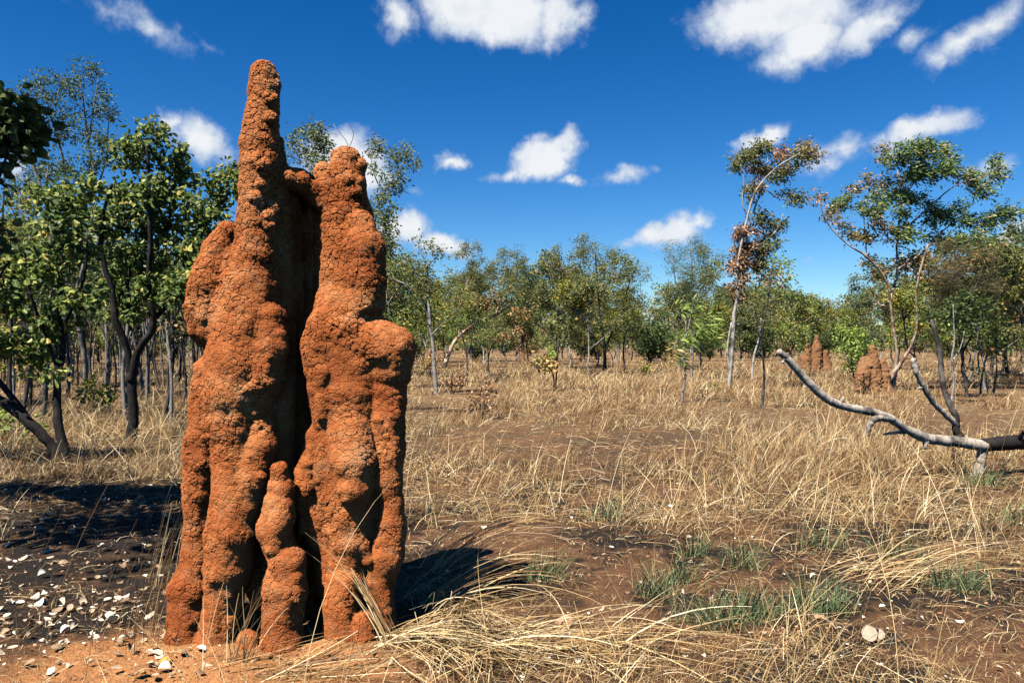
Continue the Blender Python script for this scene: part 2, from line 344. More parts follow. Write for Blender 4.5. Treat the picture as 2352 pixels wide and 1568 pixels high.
def mound_material(name, disp=True, pale=0.0, tone=None):
    t = NT(name); tc = t.n('ShaderNodeTexCoord'); P = tc.outputs['Object']
    n1 = t.noise(P, 2.6, 5, .6, .3); n2 = t.noise(P, 16, 5, .65); n3 = t.noise(P, 120, 3, .7); n4 = t.noise(P, 420, 2, .7)
    a = t.math('ADD', t.math('MULTIPLY', n1, .7), t.math('MULTIPLY', n2, .3))
    col = t.ramp(a, [(.36, (.23 + pale * .1, .058 + pale * .08, .017 + pale * .03)), (.48, (.325 + pale * .1, .097 + pale * .09, .029 + pale * .04)), (.57, (.41, .15 + pale * .05, .053 + pale * .03)), (.66, (.44, .215, .1))])
    gw = t.ramp(t.noise(P, 7, 5, .7, .6), [(.55, (0, 0, 0)), (.72, (.55, .55, .55))]); col = t.mix(gw, col, (.27, .15, .08))
    if tone: col = t.mix(.85, col, tone)
    gr = t.ramp(n3, [(.32, (.72, .68, .62)), (.6, (1.08, 1.08, 1.08))])
    col = t.mix(.8, col, gr, 'MULTIPLY')
    # crust of hard pellets separated by fine cracks
    wn = t.n('ShaderNodeTexNoise'); wn.inputs['Scale'].default_value = 14; wn.inputs['Detail'].default_value = 3; t.l(P, wn.inputs['Vector'])
    ws = t.n('ShaderNodeVectorMath', operation='MULTIPLY'); t.l(wn.outputs['Color'], ws.inputs[0]); ws.inputs[1].default_value = (.05, .05, .05)
    wa = t.n('ShaderNodeVectorMath', operation='ADD'); t.l(P, wa.inputs[0]); t.l(ws.outputs[0], wa.inputs[1])
    mp = t.n('ShaderNodeMapping'); mp.inputs['Scale'].default_value = (1, 1, 1.25); t.l(wa.outputs[0], mp.inputs[0])
    def vor(scale, feat, rnd=1.0):
        v = t.n('ShaderNodeTexVoronoi', feature=feat); v.inputs['Scale'].default_value = scale; v.inputs['Randomness'].default_value = rnd
        t.l(mp.outputs[0], v.inputs['Vector']); return v.outputs['Distance']
    def crack(scale, w):
        m = t.n('ShaderNodeMapRange', interpolation_type='SMOOTHSTEP'); t.l(vor(scale, 'DISTANCE_TO_EDGE'), m.inputs[0])
        m.inputs[1].default_value = 0; m.inputs[2].default_value = w; return m.outputs[0]
    c1 = crack(27, .09); c2 = crack(62, .16)
    nr = t.noise(P, 4.5, 3, .5); sz = t.n('ShaderNodeSeparateXYZ'); t.l(P, sz.inputs[0])
    rough = t.ramp(t.math('ADD', nr, t.math('MULTIPLY', t.math('SUBTRACT', sz.outputs[2], 1.5), .09)), [(.42, (.12, .12, .12)), (.62, (1, 1, 1))])      # some lobes are smoother than others
    b1 = t.math('SUBTRACT', 1, vor(27, 'F1')); b2 = t.math('SUBTRACT', 1, vor(62, 'F1'))
    h = t.math('ADD', t.math('MULTIPLY', c1, .62), t.math('MULTIPLY', b1, .42))
    h = t.math('ADD', h, t.math('ADD', t.math('MULTIPLY', c2, .16), t.math('MULTIPLY', b2, .1)))
    h = t.math('MULTIPLY', h, t.math('ADD', rough, .25))
    h = t.math('ADD', t.math('MULTIPLY', h, 1.25), t.math('MULTIPLY', t.noise(P, 30, 4, .55), 1.1))
    fine = t.math('ADD', t.math('MULTIPLY', n3, .7), t.math('MULTIPLY', n4, .4))
    t.l(t.bsdf(col, .95, .1, t.bump(fine, .55, .006)), t.out.inputs[0])
    if disp:
        d = t.n('ShaderNodeDisplacement'); d.inputs['Midlevel'].default_value = 1.0; d.inputs['Scale'].default_value = .0085
        t.l(h, d.inputs['Height']); t.l(d.outputs[0], t.out.inputs['Displacement']); t.m.displacement_method = 'BOTH'
    return t.m

def mound(name, chains, holes, vox, k, lump, mat, subdiv=0):
    """chains of (x, y, z, r); returns a mesh built in place"""
    P = np.array([p for c in chains for p in c]); r = P[:, 3:4]
    lo = (P[:, :3] - r - .1).min(0); hi = (P[:, :3] + r + .1).max(0); lo[2] = -.12
    dim = np.ceil((hi - lo) / vox).astype(int) + 1
    f = np.full(dim, 1.0, np.float32)
    for c in chains: smin_chain(f, lo, vox, c, k)
    for c in holes:
        g = np.full(dim, 1.0, np.float32); smin_chain(g, lo, vox, c, k); np.maximum(f, -g, out=f)
    f[:, :, :2] = 1.0
    v, q = surface_nets(f, lo, vox)
    me = mesh(name, v, [q], mat, True)
    n = np.zeros(len(v) * 3, np.float32); me.vertex_normals.foreach_get('vector', n); n = n.reshape(-1, 3)
    w = v + .03 * np.stack([vnoise(v * 6, s) for s in (1, 2, 3)], 1)
    d = lump * (.9 * fbm(v * np.array([9, 9, 7]) , 5, 3) + 1.1 * (.55 - worley(w * np.array([11, 11, 13]), 3)) * (.6 + 1.2 * fbm(v * 2.5, 40, 2)))
    v2 = v + n * d[:, None]
    me.vertices.foreach_set('co', v2.astype(np.float32).ravel()); me.update()
    return me

Y0 = 4.3
def ch(pts):
    """(px, py, r_px, d) in photo units -> (x, y, z, r) in metres at distance Y0 + d"""
    out = []
    for (px, py, r, d) in pts:
        Y = Y0 + d; p = at(px, py, Y); out.append((p[0], p[1], p[2], r / F * Y))
    return out
main_chains = [ch(c) for c in [
 # the tall left column and its body
 [(606, 173, 27, .0), (604, 215, 32, .0), (598, 330, 40, .0), (599, 372, 43, .0), (590, 440, 38, .0), (587, 520, 40, .0), (583, 590, 49, .0), (577, 660, 61, .0), (572, 740, 76, .0), (560, 820, 85, .0), (548, 900, 82, .0), (540, 970, 74, .0)],
 [(641, 325, 9, .1), (643, 372, 12, .1), (650, 420, 22, .12), (655, 500, 22, .14)],
 [(520, 560, 28, .04), (545, 650, 48, .03), (535, 740, 60, .02)],
 [(523, 537, 27, .03), (500, 580, 36, .03), (484, 650, 46, .02), (474, 715, 46, .02), (478, 762, 38, .0)],
 [(612, 735, 43, -.05), (616, 800, 45, -.07), (600, 870, 48, -.06), (580, 930, 42, -.05)],
 [(482, 850, 33, -.02), (472, 950, 34, -.02), (462, 1045, 40, -.02), (459, 1130, 37, -.01), (458, 1225, 36, .0), (450, 1300, 36, -.02), (435, 1352, 47, -.04), (430, 1420, 43, -.06), (432, 1520, 52, -.06)],
 [(545, 960, 60, -.02), (540, 1060, 50, -.05), (536, 1140, 49, -.08), (529, 1225, 55, -.1), (522, 1305, 53, -.1), (514, 1375, 42, -.1), (500, 1440, 38, -.1), (485, 1530, 55, -.12)],
 [(598, 960, 26, -.05), (600, 1025, 36, -.08), (578, 1095, 44, -.07), (556, 1165, 45, -.07)],
 [(560, 1420, 35, .02), (565, 1500, 40, .0)],
 [(568, 1470, 25, -.15), (566, 1530, 38, -.17)],
 [(606, 1370, 30, .05), (560, 1250, 50, .12), (560, 1100, 60, .12)],
 # the web that closes the cleft at the back
 [(640, 408, 22, .06), (646, 620, 26, .1), (650, 900, 30, .1), (640, 1200, 36, .08), (640, 1500, 40, .08)],
 [(660, 412, 25, .16), (664, 620, 28, .24), (664, 900, 34, .24), (656, 1200, 40, .22), (655, 1500, 50, .14)],
 [(684, 420, 26, .32), (686, 620, 30, .42), (686, 900, 36, .4), (680, 1200, 46, .34), (675, 1500, 60, .2)],
 [(706, 436, 27, .45), (708, 620, 32, .58), (708, 900, 40, .54), (705, 1200, 55, .35), (695, 1500, 60, .26)],
 [(732, 466, 28, .58), (734, 620, 36, .72), (734, 900, 46, .66), (730, 1200, 60, .42), (720, 1500, 60, .3)],
 [(765, 500, 30, .6), (765, 620, 40, .76), (768, 900, 50, .7), (770, 1200, 60, .42), (770, 1500, 60, .3)],
 [(632, 425, 26, .06), (658, 414, 24, .05), (690, 420, 21, .07), (716, 438, 19, .1), (740, 464, 20, .13)],
 [(655, 402, 18, .1), (685, 410, 20, .2), (706, 424, 20, .3)],
 [(690, 420, 22, .12), (715, 440, 22, .2), (735, 470, 22, .3)],
 # the right columns
 [(796, 370, 33, .16), (794, 420, 45, .16), (800, 500, 54, .16), (803, 600, 59, .15), (803, 700, 73, .14), (803, 800, 92, .13), (806, 900, 95, .12), (810, 1000, 88, .12), (812, 1120, 86, .12), (812, 1260, 80, .12), (820, 1400, 72, .1), (815, 1520, 80, .1)],
 [(741, 395, 19, .17), (753, 440, 26, .15), (782, 530, 36, .14)],
 [(827, 513, 30, .05), (837, 572, 43, .03), (840, 640, 41, .03), (843, 692, 41, .04)],
 [(740, 745, 36, .0), (738, 800, 45, .0), (748, 890, 38, .0), (752, 965, 34, .02)],
 [(785, 765, 50, .02), (820, 850, 50, .02), (815, 930, 45, .02)],
 [(868, 790, 60, .04), (893, 805, 58, .03), (893, 850, 48, .03)],
 [(886, 900, 45, .04), (890, 980, 42, .03), (893, 1040, 37, .02), (890, 1100, 36, .0), (903, 1160, 27, .0), (899, 1200, 32, .0), (888, 1275, 38, -.01), (872, 1340, 34, .0), (872, 1420, 38, .0), (862, 1520, 42, .0)],
 [(805, 990, 52, -.02), (810, 1060, 54, -.05), (814, 1115, 46, -.06), (803, 1170, 40, -.03), (805, 1245, 43, -.03), (800, 1305, 39, -.03)],
 [(795, 1335, 42, -.06), (785, 1400, 42, -.08), (795, 1530, 58, -.08)],
 [(832, 1435, 30, -.12), (832, 1520, 44, -.13)],
 [(727, 985, 18, .04), (706, 1085, 26, .02), (714, 1165, 28, .02), (735, 1240, 32, .03)],
 [(754, 1000, 22, .0), (747, 1080, 25, .0), (752, 1160, 30, .05), (762, 1260, 42, .06), (770, 1330, 45, .04)],
 # the small cone in front
 [(648, 1072, 12, -.14), (646, 1120, 25, -.14), (641, 1180, 39, -.15), (630, 1215, 38, -.15), (642, 1262, 34, -.15), (660, 1292, 41, -.17), (655, 1350, 47, -.18), (651, 1420, 45, -.18), (650, 1530, 55, -.18)],
 # foot
 [(640, 1560, 95, -.05), (850, 1560, 85, -.02)],
]]
_R = np.random.default_rng(91)
for _ in range(26):       # knobs up the spire and the right column's head
    _y = _R.uniform(165, 520); _c = 606 - .04 * (_y - 165); _w = np.interp(_y, [165, 215, 330, 372, 440, 520], [22, 28, 35, 38, 33, 36]); _a = _R.uniform(-1.1, 3.6)
    main_chains.append(ch([(_c + _w * math.sin(_a), _y, _R.uniform(9, 16), -_w / F * Y0 * math.cos(_a)), (_c + _w * math.sin(_a + .2), _y + 12, 8, -_w / F * Y0 * math.cos(_a + .2))]))
for _ in range(16):
    _y = _R.uniform(360, 560); _c = 797 + .02 * (_y - 360); _w = np.interp(_y, [360, 420, 560], [28, 41, 54]); _a = _R.uniform(-1.3, 1.3)
    main_chains.append(ch([(_c + _w * math.sin(_a), _y, _R.uniform(9, 15), .16 - _w / F * Y0 * math.cos(_a)), (_c + _w * math.sin(_a + .2), _y + 12, 8, .16 - _w / F * Y0 * math.cos(_a + .2))]))
_body = [c for c in main_chains if len(c) >= 4]
for _ in range(120):      # irregular knobs and ridges over the lower body
    _c = _body[_R.integers(0, len(_body))]; _i = _R.integers(0, len(_c) - 1); _t = _R.uniform(); _p = np.array(_c[_i]) * (1 - _t) + np.array(_c[_i + 1]) * _t
    if not .15 < _p[2] < 1.95: continue
    _a = _R.uniform(-1.2, 1.2); _r = _R.uniform(.02, .055); _q = _p[:3] + np.array([math.sin(_a), -math.cos(_a), 0]) * (_p[3] - _r * _R.uniform(.35, .75)); _l = _R.uniform(.02, .13)
    main_chains.append([(_q[0], _q[1], _q[2], _r), (_q[0] + _R.normal() * .012, _q[1], _q[2] - _l, _r * _R.uniform(.5, 1.0))])
main_holes = [ch(c) for c in [[(590, 368, 7, -.1), (600, 364, 6, -.1)], [(607, 300, 5, -.08), (600, 303, 4, -.08)], [(820, 760, 8, -.02), (828, 752, 6, -.02)], [(800, 800, 7, -.02), (806, 812, 5, -.02)], [(541, 945, 9, -.09), (538, 915, 5, -.1)], [(601, 985, 8, -.13), (607, 968, 5, -.13)], [(630, 195, 6, -.07), (632, 205, 7, -.06)], [(905, 1135, 13, -.03), (918, 1128, 12, .0)], [(455, 803, 16, -.07), (440, 800, 14, -.02)], [(944, 872, 13, .0), (955, 868, 12, .06)]]]
me = mound('termite_mound', main_chains, main_holes, .0072, .014, .015, mound_material('orange_termite_earth'))
mo = link('termite_mound', me); tag(mo, 'tall orange termite mound of fused columns with one slender spire', 'termite mound')
sd = mo.modifiers.new('subdivision', 'SUBSURF'); sd.subdivision_type = 'SIMPLE'; sd.levels = 0; sd.render_levels = 1

far_earth = mound_material('brown_termite_earth', False, .25, (.17, .092, .046))
def small_mound(px, py, chains, label, vox=.03):
    Y = depth(py)
    cs = []
    for c in chains:
        o = []
        for (x, y, r, d) in c:
            p = at(x, y, Y + d); o.append((p[0], p[1], p[2], r / F * Y))
        cs.append(o)
    o = link('termite_mound', mound('small_termite_mound', cs, [], vox, .08, .07, far_earth)); tag(o, label, 'termite mound', 'small termite mounds among the trees')
small_mound(1870, 856, [[(1876, 775, 5, 0), (1876, 800, 11, 0), (1872, 860, 17, 0)], [(1855, 795, 6, 0), (1852, 825, 11, 0), (1850, 862, 16, 0)], [(1840, 822, 6, .2), (1842, 862, 12, .2)], [(1897, 810, 7, 0), (1895, 835, 13, .1), (1896, 862, 18, 0)]], 'small brown termite mound with a pointed middle spire left of its twin')
small_mound(1995, 905, [[(2005, 800, 7, .2), (2005, 840, 16, .2), (2010, 906, 22, .1)], [(1985, 825, 9, .3), (1982, 860, 17, .1), (1982, 908, 17, 0)], [(2027, 830, 8, .3), (2030, 870, 14, .2), (2035, 905, 18, .1)], [(1975, 860, 8, -.3), (1972, 905, 10, -.3)]], 'small dark brown termite mound at the foot of the leaning red trunk', .02)

# ------------------------------------------------------------------ trees
class Tubes:
    def __init__(s): s.v = []; s.f = []; s.n = 0
    def add(s, P, R, sides):
        P = np.asarray(P, float); n = len(P)
        T = np.gradient(P, axis=0); T /= np.linalg.norm(T, axis=1, keepdims=True) + 1e-9
        up = np.where(np.abs(T[:, 2:3]) > .9, np.array([[1., 0, 0]]), np.array([[0, 0, 1.]]))
        if abs(T[:, 2]).max() > .9 and abs(T[:, 2]).min() < .95: up = np.tile(np.array([[.31, -.95, .05]]), (n, 1))
        A = np.cross(T, up); A /= np.linalg.norm(A, axis=1, keepdims=True) + 1e-9; B = np.cross(A, T)
        a = np.arange(sides) * 2 * math.pi / sides
        R = np.asarray(R, float)[:, None, None]
        ring = P[:, None, :] + R * (A[:, None, :] * np.cos(a)[None, :, None] + B[:, None, :] * np.sin(a)[None, :, None])
        s.v.append(ring.reshape(-1, 3))
        i = (np.arange(n - 1) * sides)[:, None] + s.n; j = np.arange(sides)[None, :]; j2 = (j + 1) % sides
        s.f.append(np.stack([i + j, i + j2, i + sides + j2, i + sides + j], -1).reshape(-1, 4)); 
        if sides >= 5:      # close the far end
            e = s.n + (n - 1) * sides; tip = s.n + n * sides
            s.v.append(P[-1:] + T[-1:] * R[-1, 0, 0] * .5); k = np.arange(sides)
            s.f.append(np.stack([e + k, e + (k + 1) % sides, np.full(sides, tip), np.full(sides, tip)], 1)[:, :4])
            s.n += 1
        s.n += n * sides
    def faces(s):
        q = np.vstack(s.f); tri = q[:, 2] == q[:, 3]
        return [q[~tri], q[tri][:, :3]]
    def verts(s): return np.vstack(s.v)

def spline(P, per=5):
    P = np.asarray(P, float)
    if len(P) < 2: return P
    E = np.vstack([2 * P[0] - P[1], P, 2 * P[-1] - P[-2]]); out = []
    for i in range(1, len(E) - 2):
        p0, p1, p2, p3 = E[i - 1:i + 3]
        for t in np.arange(per) / per:
            out.append(.5 * ((2 * p1) + (p2 - p0) * t + (2 * p0 - 5 * p1 + 4 * p2 - p3) * t * t + (3 * p1 - p0 - 3 * p2 + p3) * t ** 3))
    out.append(P[-1]); return np.array(out)

def leaves(C, D, ln, wd, shape, R):
    """one small blade per centre C, pointing along D"""
    n = len(C); D = D / (np.linalg.norm(D, axis=1, keepdims=True) + 1e-9)
    rnd = R.normal(size=(n, 3)); U = np.cross(D, rnd); U /= np.linalg.norm(U, axis=1, keepdims=True) + 1e-9; Nn = np.cross(U, D)
    l = (ln * R.uniform(.65, 1.25, n))[:, None]; w = (wd * R.uniform(.7, 1.2, n))[:, None] * .5
    fold = Nn * w * .35
    if shape == 'round':
        pr = ((.1, .55), (.38, 1.0), (.7, .92), (.93, .5)); tip = C + D * l - Nn * l * .08
        v = np.stack([C] + [C + D * l * t - U * w * q + fold * q for t, q in pr] + [tip] + [C + D * l * t + U * w * q + fold * q for t, q in pr[::-1]], 1)
        b = np.arange(n)[:, None] * 10
        f = np.vstack([b + np.array([0, 1, 2, 3, 4, 5]), b + np.array([0, 5, 6, 7, 8, 9])])
    else:
        v = np.stack([C, C + D * l * .45 - U * w + fold, C + D * l, C + D * l * .45 + U * w + fold], 1)
        b = np.arange(n)[:, None] * 4
        f = np.vstack([b + np.array([0, 1, 2]), b + np.array([0, 2, 3])])
    return v.reshape(-1, 3), f

def tree_meshes(name, limbs, clusters, bark, seed, leaf=(.1, .05), shape='rhomb', per_sprig=28, sprig=.3, dens=1.0, wind=.55, droop=.35, twig=.011, sides=7, fill=None):
    """limbs: (points, r0, r1); clusters: (centre, (rx, ry, rz), leaf material, weight); coordinates relative to the foot"""
    R = np.random.default_rng(seed)
    T = Tubes(); nodes = []; nr = []
    for (P, r0, r1) in limbs:
        Q = spline(P, 6); t = np.linspace(0, 1, len(Q))
        kx = np.arange(0, len(Q) + 5, 5); wob = np.stack([np.interp(np.arange(len(Q)), kx, R.normal(size=len(kx))) for _ in range(3)], 1)
        Q = Q + (wob * r0 * .38 + R.normal(size=Q.shape) * r0 * .04) * np.minimum(1, t * 6)[:, None]
        rad = r0 + (r1 - r0) * t ** .85; rad = rad * (1 + .1 * np.interp(np.arange(len(Q)), kx, R.normal(size=len(kx))) + .03 * R.normal(size=len(rad)))
        if np.linalg.norm(P[0]) < .3: rad = rad * (1 + .35 * np.exp(-t * 14))
        T.add(Q, rad, sides)
        st = max(1, len(Q) // 4) if len(limbs) < 3 and False else 2
        for q, r in zip(Q[st:], rad[st:]): nodes.append(q); nr.append(r)
    crowns = {}
    jobs = []
    for (c, rad, mat, wgt) in clusters:
        n = max(2, int(dens * wgt * 2.6 * rad[0] * rad[2] / sprig ** 2))
        u = R.normal(size=(n, 3)); u /= np.linalg.norm(u, axis=1, keepdims=True); u *= R.uniform(.15, 1, n)[:, None] ** .45
        for p in np.asarray(c) + u * np.asarray(rad): jobs.append((p, mat))
    nodes = np.array(nodes); nr = np.array(nr)
    d0 = np.array([np.min(((nodes - p) ** 2).sum(1)) for p, _ in jobs]) if jobs else np.array([])
    buf = np.zeros((len(nodes) + len(jobs) * 3, 3)); bufr = np.zeros(len(buf)); nn = len(nodes); buf[:nn] = nodes; bufr[:nn] = nr
    for j in np.argsort(d0):
        p, mat = jobs[j]
        dv = buf[:nn] - p; d = np.sqrt((dv ** 2).sum(1)) + .6 * np.maximum(dv[:, 2], 0)     # rather from below
        k = int(np.argmin(d)); a = buf[k]; r = min(bufr[k] * .62, twig * (1 + 1.2 * d[k])); L = np.linalg.norm(p - a)
        m = (a + p) / 2 + R.normal(size=3) * L * .13 + np.array([0, 0, .08 * L])
        t = np.linspace(0, 1, 5)[:, None]; Q = (1 - t) ** 2 * a + 2 * t * (1 - t) * m + t * t * p
        T.add(Q, np.linspace(r, max(r * .4, twig * .25), 5), 4 if r < .03 else 5)
        for q, rr in ((Q[2], r * .75), (Q[3], r * .6), (Q[4], r * .5)):
            buf[nn] = q; bufr[nn] = max(rr, twig * .4); nn += 1
        n = max(4, int(1.35 * per_sprig * R.uniform(.6, 1.35)))
        off = R.normal(size=(n, 3)) * sprig * np.array([.5, .5, .42]); C = p + off
        D = off / sprig * .8 + R.normal(size=(n, 3)) * .55 + np.array([wind, .1 * wind, -droop])
        crowns.setdefault(mat, []).append((C, D))
    if fill:
        pass
    out = []
    for mat, cd in crowns.items():
        C = np.vstack([c for c, _ in cd]); D = np.vstack([d for _, d in cd])
        lf = (.17, .012) if mat == 'needle' else leaf
        v, f = leaves(C, D, lf[0], lf[1], shape, R)
        out.append((mat, v, f))
    tm = mesh(name + '_trunk', T.verts(), T.faces(), BARK[bark], True)
    vs, fs, ms, nv, mi = [], [], [], 0, []
    for i, (mat, v, f) in enumerate(out):
        vs.append(v); fs.append(f + nv); nv += len(v); mi.append(np.full(len(f), i))
    cm = None
    if vs:
        cm = mesh(name + '_crown', np.vstack(vs), [np.vstack(fs)], None)
        for mat, _, _ in out: cm.materials.append(LEAF[mat])
        cm.polygons.foreach_set('material_index', np.concatenate(mi).astype(np.int32))
    return tm, cm

def put_tree(name, label, cat, base, tm, cm, group=None):
    root = link(name, None, loc=base); root.empty_display_size = .3
    tag(root, label, cat, group)
    link('trunk', tm, root)
    if cm: link('crown', cm, root)
    return root

SEED = [100]
def photo_tree(name, label, base, limbs, clusters, bark='grey', mat='olive', group=None, cat='tree', Y=None, thick=.5, rs=None, **kw):
    """base, limbs and clusters are read off the photo (2352 px wide) and set at the tree's own distance"""
    Y = Y or depth(base[1]); b = at(base[0], base[1], Y); b[2] = gz(b[0], b[1])[0] - .04
    SEED[0] += 1; R = np.random.default_rng(SEED[0] + 999)
    ls = []
    for (pts, r0, r1) in limbs:
        P = []
        dy = R.normal() * .25
        for i, p in enumerate(pts):
            q = at(p[0], p[1], Y + (p[2] if len(p) > 2 else dy * i * .5 * Y / 25)); P.append(q - b)
        k_ = rs or (1.0 if Y < 13 else .72)
        ls.append((np.array(P), k_ * r0 / F * Y, k_ * r1 / F * Y))
    cs = []
    for c in clusters:
        px, py, rx, ry = c[:4]; m = c[4] if len(c) > 4 else mat; w = c[5] if len(c) > 5 else 1.0
        r = .5 * (rx + ry) / F * Y
        q = at(px, py, Y + R.normal() * thick * r * 1.3) - b
        cs.append((q, (rx / F * Y, r * .9, ry / F * Y), m, w))
    tm, cm = tree_meshes(name, ls, cs, bark, SEED[0], **kw)
    return put_tree(name, label, cat, b, tm, cm, group)

near = dict(leaf=(.085, .07), shape='round', sprig=.16, per_sprig=24, twig=.007)
# --- left of the mound
photo_tree('leaning_tree', 'leaning dark tree with two charred trunks at the left edge', (150, 1062),
  [([(152, 1075), (118, 1020), (40, 945), (-50, 885), (-160, 800), (-250, 690)], 15, 8), ([(75, 975), (20, 905), (-60, 800), (-120, 650)], 9, 4),
   ([(152, 1060), (136, 960), (132, 870), (150, 790), (142, 660), (150, 540), (165, 440)], 10, 4), ([(136, 860), (100, 760), (60, 650), (40, 560)], 5, 2), ([(148, 740), (190, 640), (200, 540)], 5, 2)],
  [(180, 430, 45, 35, 'broad', 1.2), (130, 520, 55, 45), (190, 560, 40, 50), (90, 620, 60, 45), (180, 660, 45, 45), (40, 700, 60, 50), (120, 740, 60, 40), (30, 800, 60, 45), (150, 450, 60, 40, 'broad'), (90, 850, 35, 25, 'broad', .5), (10, 620, 40, 60), 
   (-60, 760, 60, 60), (-120, 640, 90, 70), (-200, 660, 80, 70)],
  'charred', 'broad', **near)
photo_tree('round_leaved_tree', 'dense round leaved tree on a forked charred trunk', (295, 1012),
  [([(296, 1030), (294, 950), (302, 865)], 14, 11), ([(300, 870), (292, 790), (268, 700), (240, 610), (237, 500), (258, 420)], 10, 4),
   ([(300, 870), (322, 800), (348, 740), (342, 650), (352, 540), (345, 430), (332, 340)], 11, 3), ([(348, 735), (400, 690), (440, 600), (470, 520), (530, 440)], 6, 2.5), ([(348, 600), (390, 500), (400, 410)], 5, 2), ([(268, 700), (310, 600), (310, 500)], 5, 2), ([(300, 760), (296, 660), (300, 560)], 4, 2)],
  [(330, 310, 45, 28), (300, 360, 55, 40), (385, 350, 45, 40), (405, 410, 35, 40), (280, 430, 50, 40), (350, 440, 60, 45, 'broad', 1.2), (300, 510, 60, 40), (390, 500, 55, 40), (440, 470, 45, 35), (330, 580, 70, 45, 'broad', 1.2), (420, 570, 55, 45), (460, 620, 40, 45), (270, 600, 45, 50), (350, 660, 65, 40), (420, 680, 45, 40), (500, 430, 35, 30), (535, 395, 35, 24), (510, 480, 30, 30), (250, 500, 40, 45), (240, 660, 40, 40), (300, 700, 50, 35), (400, 760, 40, 25, 'brown', .4), (560, 420, 40, 40), (480, 540, 40, 40)],
  'charred', 'broad', **near)
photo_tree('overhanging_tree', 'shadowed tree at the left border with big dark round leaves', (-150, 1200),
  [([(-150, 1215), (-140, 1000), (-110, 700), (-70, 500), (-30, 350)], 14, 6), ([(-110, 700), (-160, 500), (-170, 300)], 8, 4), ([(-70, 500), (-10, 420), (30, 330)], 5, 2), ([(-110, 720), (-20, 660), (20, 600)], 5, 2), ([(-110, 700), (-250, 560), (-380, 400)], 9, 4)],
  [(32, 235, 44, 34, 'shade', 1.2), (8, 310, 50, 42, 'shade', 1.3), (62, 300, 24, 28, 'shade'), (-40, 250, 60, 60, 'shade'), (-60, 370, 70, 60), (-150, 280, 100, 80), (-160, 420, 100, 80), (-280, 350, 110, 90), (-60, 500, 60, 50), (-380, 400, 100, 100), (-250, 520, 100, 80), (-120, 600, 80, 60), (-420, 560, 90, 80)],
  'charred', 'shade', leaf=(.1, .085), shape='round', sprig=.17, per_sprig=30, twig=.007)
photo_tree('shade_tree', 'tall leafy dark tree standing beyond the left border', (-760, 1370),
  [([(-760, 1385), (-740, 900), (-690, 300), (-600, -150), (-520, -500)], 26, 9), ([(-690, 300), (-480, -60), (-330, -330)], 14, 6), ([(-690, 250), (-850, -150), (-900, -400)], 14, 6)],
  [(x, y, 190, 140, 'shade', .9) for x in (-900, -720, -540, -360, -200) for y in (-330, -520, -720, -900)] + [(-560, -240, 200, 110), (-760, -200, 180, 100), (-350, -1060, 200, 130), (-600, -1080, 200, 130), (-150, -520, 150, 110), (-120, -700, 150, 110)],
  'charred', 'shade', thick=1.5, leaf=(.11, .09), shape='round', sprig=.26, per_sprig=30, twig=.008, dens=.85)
photo_tree('tall_sparse_tree', 'tall thin tree with sparse small leaves above the left thicket', (195, 925),
  [([(195, 935), (190, 820), (165, 700), (140, 560), (95, 440), (60, 330)], 8, 3), ([(165, 700), (205, 560), (215, 440), (200, 320), (185, 180)], 6, 2), ([(140, 560), (150, 400), (120, 280), (95, 200)], 5, 1.5), ([(205, 470), (240, 380), (250, 280)], 4, 1.5), ([(95, 440), (30, 400), (0, 420)], 4, 1.5), ([(200, 330), (215, 250), (225, 185)], 3, 1)],
  [(95, 205, 60, 30), (150, 210, 45, 40), (190, 165, 30, 22), (225, 180, 18, 22), (215, 230, 30, 35), (120, 280, 40, 45), (170, 300, 40, 50), (60, 330, 45, 55), (245, 265, 28, 28), (185, 390, 45, 45), (110, 400, 50, 40), (230, 350, 40, 45), (40, 450, 50, 50), (150, 480, 50, 50), (250, 330, 20, 30)],
  'grey', 'shade', leaf=(.08, .05), sprig=.22, per_sprig=32, twig=.008, dens=1.2, rs=.75)
photo_tree('yellow_green_tree', 'bushy yellow green tree at the left border', (25, 960),
  [([(25, 968), (30, 850), (22, 720), (30, 600)], 7, 3), ([(28, 800), (70, 680), (75, 590)], 4, 2), ([(28, 800), (-20, 700), (-30, 600)], 4, 2)],
  [(35, 480, 45, 35), (15, 530, 60, 40), (60, 550, 40, 45), (0, 610, 60, 45), (60, 640, 45, 40), (20, 700, 60, 45), (50, 770, 50, 45), (0, 800, 50, 50), (70, 840, 50, 40)],
  'grey', 'yellow', leaf=(.075, .055), sprig=.2, per_sprig=26, twig=.009)
photo_tree('leafy_shrub', 'low leafy green bush below the leaning trunk at left', (40, 1010),
  [([(40, 1018), (45, 960), (30, 900)], 3, 1.5), ([(40, 1015), (70, 950), (95, 910)], 2.5, 1), ([(40, 1015), (10, 960), (-10, 920)], 2.5, 1)],
  [(10, 960, 30, 22), (-20, 930, 30, 25), (60, 990, 24, 16)], 'grey', 'fresh', cat='shrub', leaf=(.085, .07), shape='round', sprig=.16, per_sprig=18, twig=.006)
photo_tree('green_sapling', 'light green sapling in the dry grass left of the mound', (215, 950),
  [([(215, 958), (212, 915), (205, 885)], 2.2, 1), ([(213, 930), (240, 895)], 1.5, .8)], [(208, 890, 26, 20), (235, 905, 25, 20), (190, 915, 22, 18)], 'grey', 'yellow', cat='sapling', leaf=(.1, .08), shape='round', sprig=.17, per_sprig=12, twig=.006)
